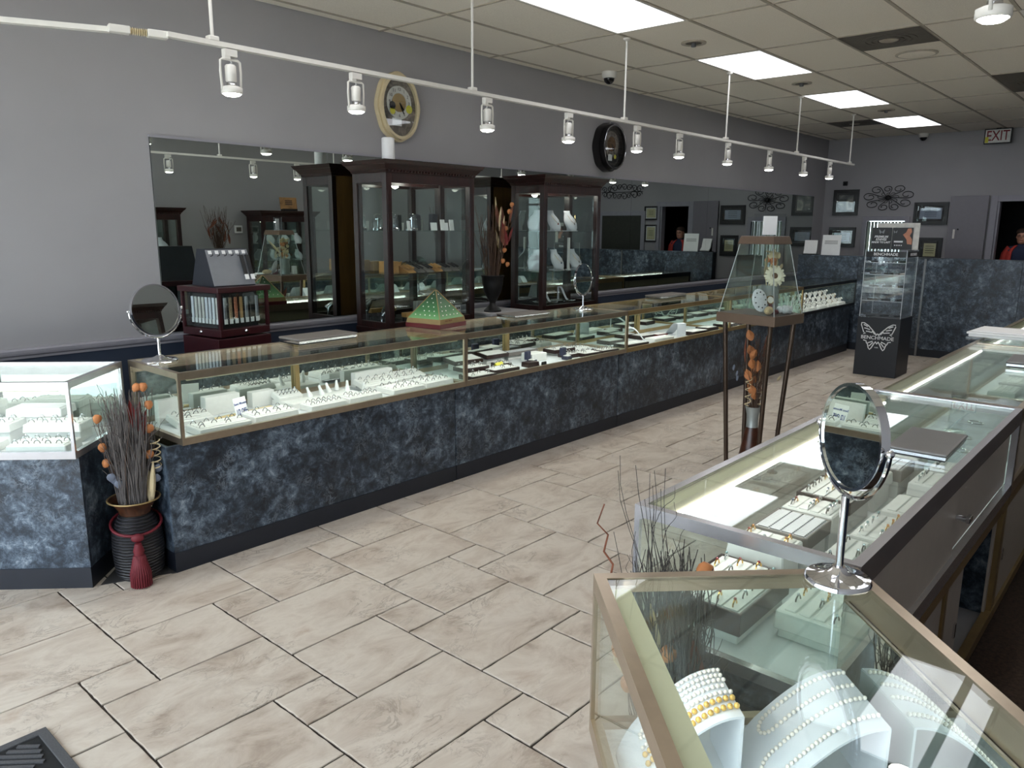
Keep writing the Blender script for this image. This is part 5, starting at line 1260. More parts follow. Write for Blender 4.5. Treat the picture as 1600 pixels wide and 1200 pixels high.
for i, z in enumerate((0.84, 0.99, 1.13, 1.26)):
    MB().box(TI+0.008, TI+0.008, z, BD-TI-0.008, BW-TI-0.008, z+0.006).build('shelf', 'acrylic', bm_)
    MB().box(TI+0.006, TI+0.008, z-0.001, TI+0.008, BW-TI-0.008, z+0.007).build('shelf_edge', 'acrylic_edge_glint', bm_)  # front edge of the shelf painted pale, as if catching light
MB().box(0.004, 0.02, 1.325, 0.010, BW-0.02, 1.385).build('sign_band', 'poster_black', bm_)
MB().box(0.02, 0.004, 1.325, BD-0.02, 0.010, 1.385).build('sign_band', 'poster_black', bm_)
text('sign_lettering', 'BENCHMADE', 0.042, 'ink_white', bm_, fx(0.225, 1.354, 0.002), FR, 0.001, bold=0.0008)
text('sign_lettering', 'BENCHMADE', 0.042, 'ink_white', bm_, (BD/2, 0.002, 1.354), (PI/2, 0, 0), 0.001, bold=0.0008)
kn = thing('pocket_knife', 'x', 'knife', (0, 0, 0)); bpy.data.objects.remove(kn, do_unlink=True)
hd = MB().box(-0.012, -0.055, 0, 0.012, 0.045, 0.012); hdm = hd.mesh('handle'); hdm.materials.append(MATS['strap_black'])
bl = MB().prism([(-0.010, 0.045), (0.010, 0.045), (0.009, 0.10), (0.0, 0.13), (-0.008, 0.11)], 0.004, 0.007, 'z').mesh('blade'); bl.materials.append(MATS['silver'])
for i, z in enumerate((BH+0.002, 0.846, 0.996, 1.136, 1.266)):
    for k in range(3):
        t = thing('pocket_knife', 'black pocket knife in the clear tower, %s level from below, %s' % (ORD[i], ('left', 'middle', 'right')[k]), 'knife', (9.07+0.12+0.05*k, 2.345+0.36-0.13*k, z+0.001), 0.3+0.4*k, 'knives in the clear tower')
        place('handle', hdm, t, bevel=0.003); place('blade', bl, t)
# posters standing on top
ps = thing('poster_board', 'black double poster on a cream board above the knife tower', 'poster', (9.07+0.10, 2.345, TH1+0.007), 0)
MB().box(0.02, -0.06, 0.0, 0.026, 0.37, 0.285).build('backing_board', 'clock_face', ps)
MB().box(0.008, 0.215, 0.0, 0.013, 0.42, 0.235, ).build('left_panel', 'poster_black', ps)
MB().box(0.008, 0.0, 0.0, 0.013, 0.208, 0.235).build('right_panel', 'poster_black', ps)
text('lettering', 'PREMIUM', 0.034, 'ink_white', ps, (0.0072, 0.32, 0.135), FR, 0.0005, bold=0.001, shear=0.2)
text('lettering', 'KNIVES', 0.034, 'ink_white', ps, (0.0072, 0.32, 0.105), FR, 0.0005, bold=0.001, shear=0.2)
text('lettering', 'MADE TO LAST', 0.028, 'ink_white', ps, (0.0072, 0.32, 0.075), FR, 0.0005, bold=0.001, shear=0.2)
mb = MB().box(0.0066, 0.095, 0.076, 0.0079, 0.185, 0.094)
for i in range(4): mb.box(0.0066, 0.10+i*0.022, 0.04, 0.0079, 0.113+i*0.022, 0.05)
mb.build('small_print', 'ink_white', ps)
for cy_, sc in ((0.318, 1.0), (0.178, 0.65)):
    mb = MB()
    for sg_ in (-1, 1):
        mb.prism([(cy_, 0.19-0.004*sc), (cy_+sg_*0.008*sc, 0.19+0.004*sc), (cy_+sg_*0.03*sc, 0.19+0.026*sc), (cy_+sg_*0.026*sc, 0.19-0.002*sc), (cy_+sg_*0.018*sc, 0.19-0.024*sc), (cy_+sg_*0.008*sc, 0.19-0.014*sc)], 0.0066, 0.0079, 'x')
    mb.build('butterfly_mark', 'steel_grey', ps)
MB().prism([(0.10, 0.16), (0.07, 0.185), (0.055, 0.225), (0.02, 0.228), (0.012, 0.19), (0.03, 0.15), (0.004, 0.11), (0.004, 0.055), (0.05, 0.06), (0.06, 0.11)], 0.0066, 0.0079, 'x').build('printed_hand', 'poster_hand', ps)

# ------------------------------------------------------------------ notices on the partition
nt_ = thing('notice_sheet', 'white printed notice standing on the marbled partition', 'notice', (HALF_X+0.05, 3.84, 1.2685), 0)
MB().box(-0.002, -0.125, 0, 0.002, 0.125, 0.275, Matrix.Rotation(0.1, 4, 'Y')).build('sheet', 'white_paper', nt_)
mb = MB()
for i in range(3): mb.box(-0.0035, -0.085, 0.19-0.018*i, -0.0025, 0.09, 0.196-0.018*i, Matrix.Rotation(0.1, 4, 'Y'))
mb.build('print_lines', 'mat_dark', nt_)
MB().box(0.0, -0.06, 0, 0.09, 0.06, 0.003).box(0.085, -0.06, 0, 0.088, 0.06, 0.02).build('foot', 'acrylic', nt_)
kp = thing('card_terminal', 'white card terminal on a black stand on the marbled partition', 'card terminal', (HALF_X+0.05, 4.11, 1.2685), 0.2)
MB().box(-0.06, -0.11, 0, 0.06, 0.10, 0.012).build('foot', 'iron_black', kp, bevel=0.003)
MB().strip([(-0.05, 0.02), (-0.01, 0.07), (0.0, 0.13), (0.02, 0.20)], -0.08, 0.09, 0.014, 'y').build('screen_body', 'white_plastic', kp, smooth=True)
MB().box(0.02, -0.08, 0.012, 0.05, 0.08, 0.19).build('back_shell', 'iron_black', kp, bevel=0.006)

# ------------------------------------------------------------------ big wall mirror in panels
wm = thing('wall_mirror', 'long panelled mirror fixed along the left wall', 'mirror', (0, WALL_Y, 0), 0)
ME = [2.20, 3.95, 5.775, 7.60, 9.425, 11.25, 13.12]
for a, b in zip(ME[:-1], ME[1:]):
    MB().box(a+0.001, -0.012, 0.945, b-0.001, -0.006, 2.15).build('pane', 'wall_mirror', wm)
MB().box(ME[0], -0.006, 0.94, ME[-1], -0.001, 2.153).build('backing', 'iron_black', wm)
MB().box(ME[0]-0.002, -0.016, 2.151, ME[-1], -0.001, 2.166).build('top_channel', 'trim_grey', wm)

# ------------------------------------------------------------------ tall cherry cabinets
def curio(label, x0, x1, yf, yb, h, base_h, shelves, face=-1, group='cherry display cabinets', zlow=None):
    """box cabinet whose front looks along -Y (face=-1) or +Y"""
    w, d = x1-x0, abs(yb-yf)
    c = thing('display_cabinet', label, 'cabinet', ((x0+x1)/2, (yf+yb)/2, 0.001), 0 if face < 0 else PI, group)
    a, b = w/2, d/2; t = 0.05
    MB().box(-a, -b, 0, a, b, base_h).box(-a-0.008, -b-0.008, 0, a+0.008, b+0.008, 0.09).box(-a-0.006, -b-0.006, base_h-0.02, a+0.006, b+0.006, base_h+0.012).build('base', 'cherry', c, bevel=0.003)
    top = h-0.085
    for sx in (-1, 1):
        for sy in (-1, 1):
            x_, y_ = sx*(a-t/2), sy*(b-t/2)
            p = MB().box(x_-t/2, y_-t/2, base_h, x_+t/2, y_+t/2, top)
            if sy < 0:
                for k in range(3): p.box(x_-0.018+0.013*k, -b-0.004, base_h+0.06, x_-0.010+0.013*k, -b+0.001, top-0.12)
            p.build('post', 'cherry', c, bevel=0.002)
    rails = [(-a+t, -b, top-0.07, a-t, -b+t*0.6, top), (-a+t, b-t*0.6, top-0.07, a-t, b-0.0125, top), (-a+t, -b, base_h, a-t, -b+t*0.6, base_h+0.06)]
    for sx in (-1, 1): rails += [(sx*(a-t*0.6), -b+t, top-0.07, sx*a, b-t, top), (sx*(a-t*0.6), -b+t, base_h, sx*a, b-t, base_h+0.06)]
    for r_ in rails: MB().box(*r_).build('rail', 'cherry', c, bevel=0.002)
    cr = MB().frustum(top, a+0.004, b+0.004, top+0.02, a+0.012, b+0.012).frustum(top+0.02, a+0.014, b+0.014, top+0.055, a+0.04, b+0.04).frustum(top+0.055, a+0.045, b+0.045, top+0.085, a+0.062, b+0.062)
    cr = cr.build('crown', 'cherry', c, bevel=0.002)
    den = MB()
    k = int(w/0.03)
    for i in range(k): den.box(-a+0.01+i*0.03, -b-0.02, top+0.006, -a+0.024+i*0.03, -b-0.004, top+0.02)
    den.build('dentils', 'cherry', cr)
    MB().box(-a+t, -b+0.008, base_h+0.06, a-t, -b+0.012, top-0.07).build('front_glass', 'cabinet_glass', c)
    for sx in (-1, 1): MB().box(sx*(a-0.012), -b+t, base_h+0.06, sx*(a-0.008), b-t, top-0.07).build('side_glass', 'cabinet_glass', c)
    MB().box(-a+t*0.8, b-0.016, base_h+0.01, a-t*0.8, b-0.012, top-0.01).build('mirror_back', 'mirror', c)
    MB().box(-a+t*0.8, b-0.0115, base_h, a-t*0.8, b+0.001, top).build('back_panel', 'back_ply', c)
    MB().box(-a+0.02, -b+0.03, base_h+0.012, a-0.02, b-0.02, base_h+0.02).build('floor_board', 'velvet_black', c)
    for z in shelves: MB().box(-a+0.016, -b+0.02, z, a-0.016, b-0.02, z+0.007).build('shelf', 'cabinet_glass', c)
    MB().lathe([(0.03, top-0.016), (0.034, top-0.008), (0.034, top-0.001)], 16, Matrix.Translation((0.1, 0, 0))).build('top_lamp', 'lamp_lens', c, smooth=True)
    l = bpy.data.lights.new('cabinet_glow', 'POINT'); l.energy = 1.6; l.shadow_soft_size = 0.03; l.color = (1, 0.95, 0.86)
    lo = bpy.data.objects.new('cabinet_glow', l); COL.objects.link(lo); lo.parent = c; lo.location = (0.1, 0, top-0.05)
    return c
C1 = (3.62, 4.515, 4.40, 4.79); C2 = (5.40, 6.265, 4.40, 4.79)
SH1 = (1.27, 1.585); SH2 = (1.22, 1.58)
curio('tall dark cherry cabinet of gifts standing before the mirror, left one', C1[0], C1[1], C1[2], C1[3], 2.085, 0.86, SH1)
curio('tall dark cherry cabinet of necklace busts before the mirror, right one', C2[0], C2[1], C2[2], C2[3], 2.075, 0.86, SH2)
wc = thing('white_cylinder', 'white cylinder speaker standing on the left cherry cabinet', 'speaker', (3.73, 4.50, 2.0865))
MB().lathe([(0.046, 0), (0.047, 0.004), (0.047, 0.155), (0.044, 0.16)], 24).build('shell', 'white_plastic', wc, smooth=True)
MB().lathe([(0.040, 0.16), (0.038, 0.163)], 24).build('top_disc', 'white_paint', wc)

# gifts in the left cabinet
def zc(i): return (0.882,)[0] if i == 0 else SH1[i-1]+0.008
def dome_clock(x, y, label):
    t = thing('dome_clock', label, 'clock', (x, y, SH1[1]+0.008), 0, 'glass dome clocks')
    MB().lathe([(0.05, 0), (0.05, 0.015), (0.044, 0.02)], 18).build('base', 'silver', t, smooth=True)
    mb = MB(); mb.lathe([(0.043, 0.02), (0.043, 0.08), (0.036, 0.108), (0.02, 0.125), (0.004, 0.13)], 18); mb.build('glass_dome', 'acrylic', t, smooth=True)
    MB().tube([(0, 0, 0.02), (0, 0, 0.1)], 0.004, 8).lathe([(0.024, 0.082), (0.024, 0.09)], 14).build('movement', 'chrome', t, smooth=True)
dome_clock(3.82, 4.58, 'silver glass dome clock on upper shelf of left cabinet, left one'); dome_clock(4.0, 4.57, 'silver glass dome clock on upper shelf of left cabinet, right one')
for i, (x, y, w, h) in enumerate(((3.93, 4.52, 0.03, 0.07), (4.17, 4.50, 0.07, 0.06), (4.29, 4.50, 0.07, 0.06), (4.36, 4.60, 0.05, 0.085), (4.44, 4.58, 0.05, 0.085))):
    t = MB().box(-w/2, -0.003, 0, w/2, 0.003, h, Matrix.Rotation(-0.12, 4, 'X')).build('price_card', 'white_paper', None, (x, y, SH1[1]+0.0085), (0, 0, 0.1)); tag(t, 'white card on the upper shelf of left cabinet, %s from left' % ORD[i], 'card', 'cards in the left cabinet')
for i, (x, w, h) in enumerate(((4.13, 0.05, 0.12), (4.31, 0.06, 0.13))):
    block('flask_box', 'dark gift flask on the upper shelf of left cabinet, '+('left one', 'right one')[i], 'flask', x, 4.66, w, 0.05, h, 'dark_slate', z=SH1[1]+0.008, group='dark flasks')
block('tan_box', 'tan leather boxes on the middle shelf of left cabinet', 'box', 3.79, 4.60, 0.1, 0.12, 0.085, 'box_tan', z=SH1[0]+0.008)
block('tan_box', 'second tan leather box on the middle shelf of left cabinet', 'box', 3.88, 4.66, 0.09, 0.1, 0.075, 'box_tan', z=SH1[0]+0.008)
for i in range(6):
    t = thing('knife_block', 'row of pocket knives on the middle shelf, %s from left' % ORD[i], 'knife rack', (3.93+0.095*i, 4.55, SH1[0]+0.008), 0, 'knife racks in the left cabinet')
    MB().prism([(-0.06, 0), (0.06, 0), (0.06, 0.05), (-0.04, 0.012)], -0.038, 0.038, 'x').build('rack', 'box_tan' if i in (0, 3) else 'grey_pad', t)
    for k in range(2): MB().cbox((-0.018+0.036*k, 0.0, 0.045), (0.016, 0.085, 0.012), Matrix.Rotation(0.32, 4, 'X')).build('knife', 'box_tan' if i in (0, 3) else 'strap_black', t, bevel=0.003)
hs = thing('horse_figurine', 'silver horse figurine low in the left cabinet', 'figurine', (3.76, 4.60, 0.882), 0.6)
me = bpy.data.meshes.new('body')
hv = [(0, 0, 0.12), (0.07, 0, 0.125), (-0.07, 0, 0.12), (0.105, 0, 0.175), (0.14, 0, 0.165), (0.06, 0.02, 0.06), (0.06, 0.02, 0.005), (0.06, -0.02, 0.06), (0.075, -0.02, 0.005), (-0.07, 0.02, 0.06), (-0.08, 0.02, 0.005), (-0.07, -0.02, 0.06), (-0.06, -0.02, 0.005), (-0.1, 0, 0.08)]
me.from_pydata(hv, [(0, 1), (0, 2), (1, 3), (3, 4), (1, 5), (5, 6), (1, 7), (7, 8), (2, 9), (9, 10), (2, 11), (11, 12), (2, 13)], []); me.materials.append(MATS['silver'])
ob = place('body', me, hs); sk = ob.modifiers.new('skin', 'SKIN')
for i, r_ in enumerate((0.03, 0.03, 0.03, 0.016, 0.010, 0.010, 0.007, 0.010, 0.007, 0.012, 0.007, 0.012, 0.007, 0.005)): me.skin_vertices[0].data[i].radius = (r_, r_)
me.skin_vertices[0].data[0].use_root = True; ob.modifiers.new('sub', 'SUBSURF').levels = 1
for i, (x, lab) in enumerate(((3.95, 'left'), (4.10, 'right'))):
    t = thing('toy_bench', 'small brown model bench low in the left cabinet, %s one' % lab, 'ornament', (x, 4.56, 0.882), 0, 'model benches')
    MB().box(-0.055, -0.03, 0.05, 0.055, 0.03, 0.085).build('seat', 'box_tan', t, bevel=0.003)
    for sx in (-1, 1):
        for sy in (-1, 1): MB().box(sx*0.045-0.004, sy*0.022-0.004, 0, sx*0.045+0.004, sy*0.022+0.004, 0.05).build('leg', 'strap_black', t)
t = MB().box(-0.07, -0.004, 0, 0.07, 0.004, 0.13, Matrix.Rotation(-0.15, 4, 'X')).build('picture_card', 'white_paper', None, (4.36, 4.68, 0.883)); tag(t, 'white picture card leaning low in the left cabinet', 'card')
cd = thing('cufflink_card', 'white card with three black pairs beside the green pyramid', 'card', (4.44, 4.52, 0.882), 0.1)
MB().box(-0.032, -0.003, 0, 0.032, 0.003, 0.11).build('card', 'white_paper', cd)
mb = MB()
for r_ in range(3):
    for k in range(2): mb.cbox((-0.012+0.024*k, -0.005, 0.025+0.03*r_), (0.014, 0.003, 0.014))
mb.build('cufflinks', 'ink_black', cd)

# necklace busts
def bust(x, y, z, rz, s_, label, group, pend=None):
    t = thing('necklace_bust', label, 'necklace bust', (x, y, z), rz, group)
    # leaning neck-and-chest shell: rows of an arc that narrow to the neck
    v = []; f = []; n = 8; rows = [(-0.075, 0.004, 0.045), (-0.066, 0.03, 0.072), (-0.05, 0.07, 0.085), (-0.032, 0.105, 0.080), (-0.012, 0.135, 0.060), (0.004, 0.155, 0.040), (0.012, 0.175, 0.036), (0.016, 0.19, 0.038)]
    for (u, z_, w_) in rows:
        for k in range(n+1):
            a = -1+2*k/n; v.append((a*w_*s_, (u+0.04*a*a)*s_, z_*s_))
    m_ = n+1
    for i in range(len(rows)-1):
        for k in range(n): f.append((i*m_+k, i*m_+k+1, (i+1)*m_+k+1, (i+1)*m_+k))
    o = MB()._add(v, f).build('chest', 'white_velvet', t, smooth=True); o.modifiers.new('thick', 'SOLIDIFY').thickness = 0.006
    MB().box(-0.045*s_, -0.06*s_, 0, 0.045*s_, 0.06*s_, 0.006).build('foot', 'white_velvet', t)
    MB().box(-0.012*s_, 0.02*s_, 0.006, 0.012*s_, 0.032*s_, 0.12*s_).build('strut', 'white_velvet', t)
    if pend:
        MB().tube([(a*0.05*s_, (-0.03-0.02*(1-a*a)+0.04*a*a*0.6)*s_-0.008, (0.075+0.07*a*a)*s_) for a in [-1+2*k/10 for k in range(11)]], 0.0015, 5).build('chain', 'gold', t)
        MB().sphere((0, -0.052*s_-0.006, 0.066*s_), 0.008, 8, 6).build('pendant', pend, t, smooth=True)
    return t
zu, zm = SH2[1]+0.008, SH2[0]+0.008
for i, (x, y, z, rz_, p) in enumerate(((5.56, 4.62, zu, -1.1, None), (5.74, 4.56, zu, -0.05, 'gem_red'), (6.02, 4.58, zu, -0.1, 'silver'), (5.56, 4.62, zm, -1.1, None), (5.80, 4.56, zm, -0.05, 'gem_blue'), (6.08, 4.56, zm, -0.1, 'silver'))):
    bust(x, y, z, rz_, 1.0, 'white necklace bust in the right cabinet, %s shelf, %s from left' % ('upper' if i < 3 else 'middle', ORD[i % 3]), 'busts in the right cabinet', p)
tb_ = thing('t_bar_stand', 'slim white pillar stand in the right cabinet', 'display stand', (5.90, 4.50, zm))
MB().box(-0.02, -0.02, 0, 0.02, 0.02, 0.006).box(-0.012, -0.008, 0.006, 0.012, 0.008, 0.30).build('pillar', 'white_plastic', tb_)
for i, x in enumerate((5.66, 5.93)):
    t = thing('silver_dish', 'silver footed dish low in the right cabinet, %s one' % ('left', 'right')[i], 'dish', (x, 4.58, 0.882), 0, 'silver dishes')
    MB().lathe([(0.02, 0.03), (0.09, 0.042), (0.125, 0.052), (0.12, 0.054), (0.02, 0.036)], 24).build('bowl', 'silver', t, smooth=True)
    mb = MB()
    for k in range(3): a = k*2.1; mb.sphere((0.04*math.cos(a), 0.04*math.sin(a), 0.015), 0.014, 8, 6)
    mb.build('feet', 'chrome', t, smooth=True)
    ramp_stand(x, 4.58, 0.882+0.055, 0.4, 'white bracelet ramp on the silver dish, %s one' % ('left', 'right')[i], 0.05, 0.1, 0.12, name='bracelet_ramp', group='ramps on silver dishes')

# ------------------------------------------------------------------ urn with dried leaves between the cabinets
pl = thing('plinth', 'low white plinth under the black urn', 'plinth', (4.93, 4.58, 0.001))
MB().box(-0.22, -0.2, 0.0, 0.22, 0.2, 0.885).build('body', 'white_paint', pl, bevel=0.003); MB().box(-0.235, -0.215, 0.886, 0.235, 0.215, 0.908).build('top', 'shelf_white', pl, bevel=0.003)
ur = thing('urn', 'black footed urn standing between the two cherry cabinets', 'vase', (4.84, 4.50, 0.910))
MB().lathe([(0.075, 0), (0.075, 0.012), (0.055, 0.03), (0.03, 0.055), (0.026, 0.075), (0.04, 0.10), (0.075, 0.17), (0.09, 0.24), (0.092, 0.29), (0.10, 0.30), (0.10, 0.31), (0.085, 0.31), (0.08, 0.26)], 28).build('body', 'urn_black', ur, smooth=True)
bq4 = thing('dried_bouquet', 'tall rust-coloured leaves and pods in the black urn', 'dried bouquet', (4.84, 4.50, 1.19))
twigs(bq4, 46, 0.06, 0.0, 0.62, 0.19, 41, 'twig_brown', 0.003, 0.02)
rnd = random.Random(14)
for i in range(16):
    a = rnd.uniform(-1.6, 1.0); r_ = rnd.uniform(0.05, 0.2); place('spear_leaf', rnd.choice((LEAFR, LEAFR, LEAFD, LEAFS)), bq4, (r_*math.cos(a), -abs(r_*math.sin(a))*0.6, rnd.uniform(0.2, 0.5)), (rnd.uniform(-0.2, 0.2), 0.5*r_/0.2*math.cos(a), rnd.uniform(0, 3)), True)
for p in ((0.12, -0.08, 0.56), (0.10, -0.06, 0.42), (0.07, -0.06, 0.38), (0.08, -0.08, 0.30), (0.06, -0.08, 0.24), (0.22, -0.02, 0.62), (0.03, -0.09, 0.15), (0.10, -0.08, 0.12)): place('seed_pod', POD, bq4, p, (0.2, 0.3, 0.5), True)
place('bark_strip', LEAFS, bq4, (0.03, -0.05, 0.40), (0.0, 0.15, 0.2), True)

# ------------------------------------------------------------------ watch-strap carousel
TWX, TWY = 2.43, 4.56; TWR = 0.157
tw = thing('strap_carousel', 'maroon watch strap carousel on its matching base against the wall', 'display carousel', (TWX, TWY, 0.001), TWR)
MB().box(-0.19, -0.19, 0, 0.19, 0.19, 0.945, Matrix.Rotation(-0.06, 4, 'Z')).build('base_cabinet', 'maroon_wood', tw, bevel=0.004)
hb = 0.185
MB().box(-hb, -hb, 0.955, hb, hb, 1.0).box(-hb-0.012, -hb-0.012, 1.222, hb+0.012, hb+0.012, 1.255).build('carcass', 'maroon_wood', tw, bevel=0.003)
MB().box(-hb+0.05, -hb+0.05, 1.0, hb-0.05, hb-0.05, 1.222).build('core', 'velvet_black', tw)
for sx in (-1, 1):
    for sy in (-1, 1): MB().box(sx*hb-0.018*(sx > 0), sy*hb-0.018*(sy > 0), 1.0, sx*hb+0.018*(sx < 0), sy*hb+0.018*(sy < 0), 1.222).build('corner_post', 'maroon_wood', tw)
strap = MB().box(-0.0105, -0.004, 0.0, 0.0105, 0.004, 0.135)
sm = {}
for m_ in ('watch_white', 'strap_grey', 'strap_black', 'strap_tan', 'strap_camo', 'strap_pattern', 'clock_face'):
    me = strap.mesh('watch_strap'); me.materials.append(MATS[m_]); sm[m_] = me
tagm = MB().box(-0.011, -0.0055, -0.026, 0.011, -0.001, 0.004).mesh('price_tag'); tagm.materials.append(MATS['white_paper'])
faces = [(0, ['watch_white', 'clock_face', 'clock_face', 'clock_face', 'watch_white', 'watch_white', 'watch_white', 'clock_face']), (1, ['strap_grey', 'strap_camo', 'strap_pattern', 'strap_tan', 'strap_grey', 'strap_black', 'strap_grey']),
         (2, ['strap_black', 'strap_tan', 'strap_grey', 'strap_tan', 'strap_black', 'strap_grey', 'strap_tan']), (3, ['strap_grey', 'strap_black', 'strap_tan', 'strap_grey', 'strap_black', 'strap_grey', 'strap_tan'])]
fa = [-PI/2-0.0, 0, PI/2, PI]   # outward directions of the four faces: -y, +x, +y, -x
order = {0: 3, 1: 0, 2: 1, 3: 2}
for k, mats_ in faces:
    # face k: 0 looks left (-x), 1 looks to the shop (-y), 2 right, 3 wall
    ang = {0: -PI/2, 1: 0.0, 2: PI/2, 3: PI}[k]
    F = Matrix.Rotation(ang, 4, 'Z')
    n = len(mats_)
    for i, m_ in enumerate(mats_):
        u = -0.118+0.236*i/(n-1); p = F @ Vector((u, -hb+0.035, 1.055))
        so = place('watch_strap', sm[m_], tw, p, (0, 0, ang), bevel=0.002, seg=1); place('price_tag', tagm, so, (0, 0, 0))
    MB().box(-0.15, -hb+0.004, 1.01, 0.15, -hb+0.007, 1.215, F).build('glass_door', 'cabinet_glass', tw)
    MB().lathe([(0.010, 0), (0.012, 0.006), (0.006, 0.012)], 12, F @ Matrix.Translation((0.0, -hb, 0.98)) @ Matrix.Rotation(PI/2, 4, 'X')).build('lock', 'chrome', tw, smooth=True)
ez = thing('strap_easel', 'dark grey sloping strap easel on top of the maroon carousel', 'display stand', (TWX, TWY, 1.2565), 0.03)
MB().prism([(-0.13, 0.0), (0.13, 0.0), (0.045, 0.225), (-0.045, 0.225)], -0.14, 0.14, 'x').build('body', 'dark_slate', ez)
sl_ = math.atan2(0.085, 0.225)
FM = Matrix.Translation((0, -0.13, 0)) @ Matrix.Rotation(-sl_, 4, 'X')
MB().box(-0.138, -0.006, 0.004, 0.138, -0.001, 0.232, FM).build('front_board', 'grey_card', ez)
for i in range(6):
    MB().box(-0.125+0.045*i, -0.008, 0.205, -0.103+0.045*i, -0.006, 0.226, FM).build('name_tab', 'white_paper', ez)
    MB().tube([FM @ Vector((-0.114+0.045*i, -0.006, 0.192)), FM @ Vector((-0.114+0.045*i, -0.03, 0.188)), FM @ Vector((-0.114+0.045*i, -0.036, 0.198))], 0.0025, 6).build('hook', 'strap_black', ez)
for i in range(2):
    so = MB().box(0.065+0.04*i, -0.03, 0.06, 0.09+0.04*i, -0.02, 0.19, FM).build('watch_strap', 'strap_black', ez, bevel=0.003)
    MB().box(0.065+0.04*i, -0.033, 0.03, 0.09+0.04*i, -0.028, 0.062, FM).build('price_tag', 'white_paper', so)

# ------------------------------------------------------------------ wall clocks
def wall_clock(x, z, rx, rz_, label, frame_mat, dark, depth=0.07):
    t = thing('wall_clock', label, 'clock', (x, WALL_Y-0.001, z), 0)
    # scalloped oval frame
    n = 48
    def sc(a, k): return 1.0+0.018*math.cos(8*a)
    out = [(rx*sc(2*PI*i/n, 0)*math.cos(2*PI*i/n), rz_*sc(2*PI*i/n, 0)*math.sin(2*PI*i/n)) for i in range(n)]
    mid = [(p[0]*0.93, p[1]*0.93) for p in out]; inn = ell(rx*0.83, rz_*0.85, n)
    mb = MB(); mb.ring_prism(out, ell(rx*0.83, rz_*0.85, n), -depth*0.6, 0.0); mb.ring_prism(mid, inn, -depth, -depth*0.6)
    mb.build('frame', frame_mat, t, smooth=True)
    if dark:
        MB().tube([(p[0]*0.9, -depth*0.99, p[1]*0.9) for p in out], 0.003, 6, True).build('silver_line', 'silver', t, smooth=True)
    MB().prism(ell(rx*0.835, rz_*0.855, n), -depth*0.55, -depth*0.45).build('backdrop', 'clock_backdrop' if not dark else 'iron_black', t)
    cz = rz_*0.12
    fr = rx*0.60
    M = Matrix.Translation((0, -depth*0.6, cz)) @ Matrix.Rotation(PI/2, 4, 'X')
    MB().lathe([(fr, 0), (fr*0.98, 0.006), (fr*0.6, 0.0065), (fr*0.58, 0.002)], 36, M).build('dial', 'clock_face' if not dark else 'clock_backdrop', t, smooth=True)
    MB().lathe([(fr*0.56, 0.0), (fr*0.55, 0.006), (fr*0.2, 0.009)], 30, M).build('dial_centre', 'brass_dark' if not dark else 'flower_core', t, smooth=True)
    if not dark:
        for h_ in range(12):
            a = PI/2-h_*PI/6; text('numeral', str(12 if h_ == 0 else h_), 0.034, 'ink_black', t, (fr*0.78*math.cos(a), -depth*0.6-0.0075, cz+fr*0.78*math.sin(a)), (PI/2, 0, 0), 0.0004)
    else:
        mb = MB()
        for h_ in range(12):
            a = h_*PI/6; mb.cbox((fr*0.78*math.cos(a), -depth*0.6-0.007, cz+fr*0.78*math.sin(a)), (0.008, 0.002, 0.012))
        mb.build('numeral_marks', 'ink_black', t)
    for a, L_ in ((-0.9, fr*0.55), (-1.1, fr*0.75)):
        MB().box(0, -depth*0.6-0.013, -0.004, L_, -depth*0.6-0.010, 0.004, Matrix.Translation((0, 0, cz)) @ Matrix.Rotation(-a, 4, 'Y')).build('hand', 'iron_black', t)
    if not dark:
        for (u, w_, r_, m_) in ((-rx*0.36, cz-rz_*0.10, 0.030, 'dark_slate'), (-rx*0.36, cz-rz_*0.26, 0.026, 'sticker_yellow'), (rx*0.45, cz-rz_*0.16, 0.032, 'sticker_yellow')):
            MB().lathe([(r_, 0), (r_, 0.002)], 18, Matrix.Translation((u, -depth*0.6-0.012, w_)) @ Matrix.Rotation(PI/2, 4, 'X')).build('sticker', m_, t)
        MB().box(-rx*0.34, -depth*0.62-0.004, -rz_*0.55, rx*0.1, -depth*0.62, -rz_*0.33).build('price_tag', 'white_paper', t)
    else:
        MB().box(-rx*0.25, -depth*0.62-0.004, -rz_*0.56, rx*0.06, -depth*0.62, -rz_*0.30).build('price_tag', 'white_paper', t)
        MB().lathe([(0.022, 0), (0.022, 0.002)], 18, Matrix.Translation((rx*0.3, -depth*0.65, -rz_*0.38)) @ Matrix.Rotation(PI/2, 4, 'X')).build('sticker', 'sticker_yellow', t)
    MB().prism(ell(rx*0.83, rz_*0.85, n), -depth*0.9, -depth*0.88).build('glass', 'frame_glass', t)
wall_clock(4.17, 2.545, 0.21, 0.262, 'cream oval wall clock with numerals and stickers', 'clock_cream', False)
wall_clock(7.06, 2.462, 0.225, 0.25, 'black oval wall clock with a dark face', 'clock_black', True, 0.14)

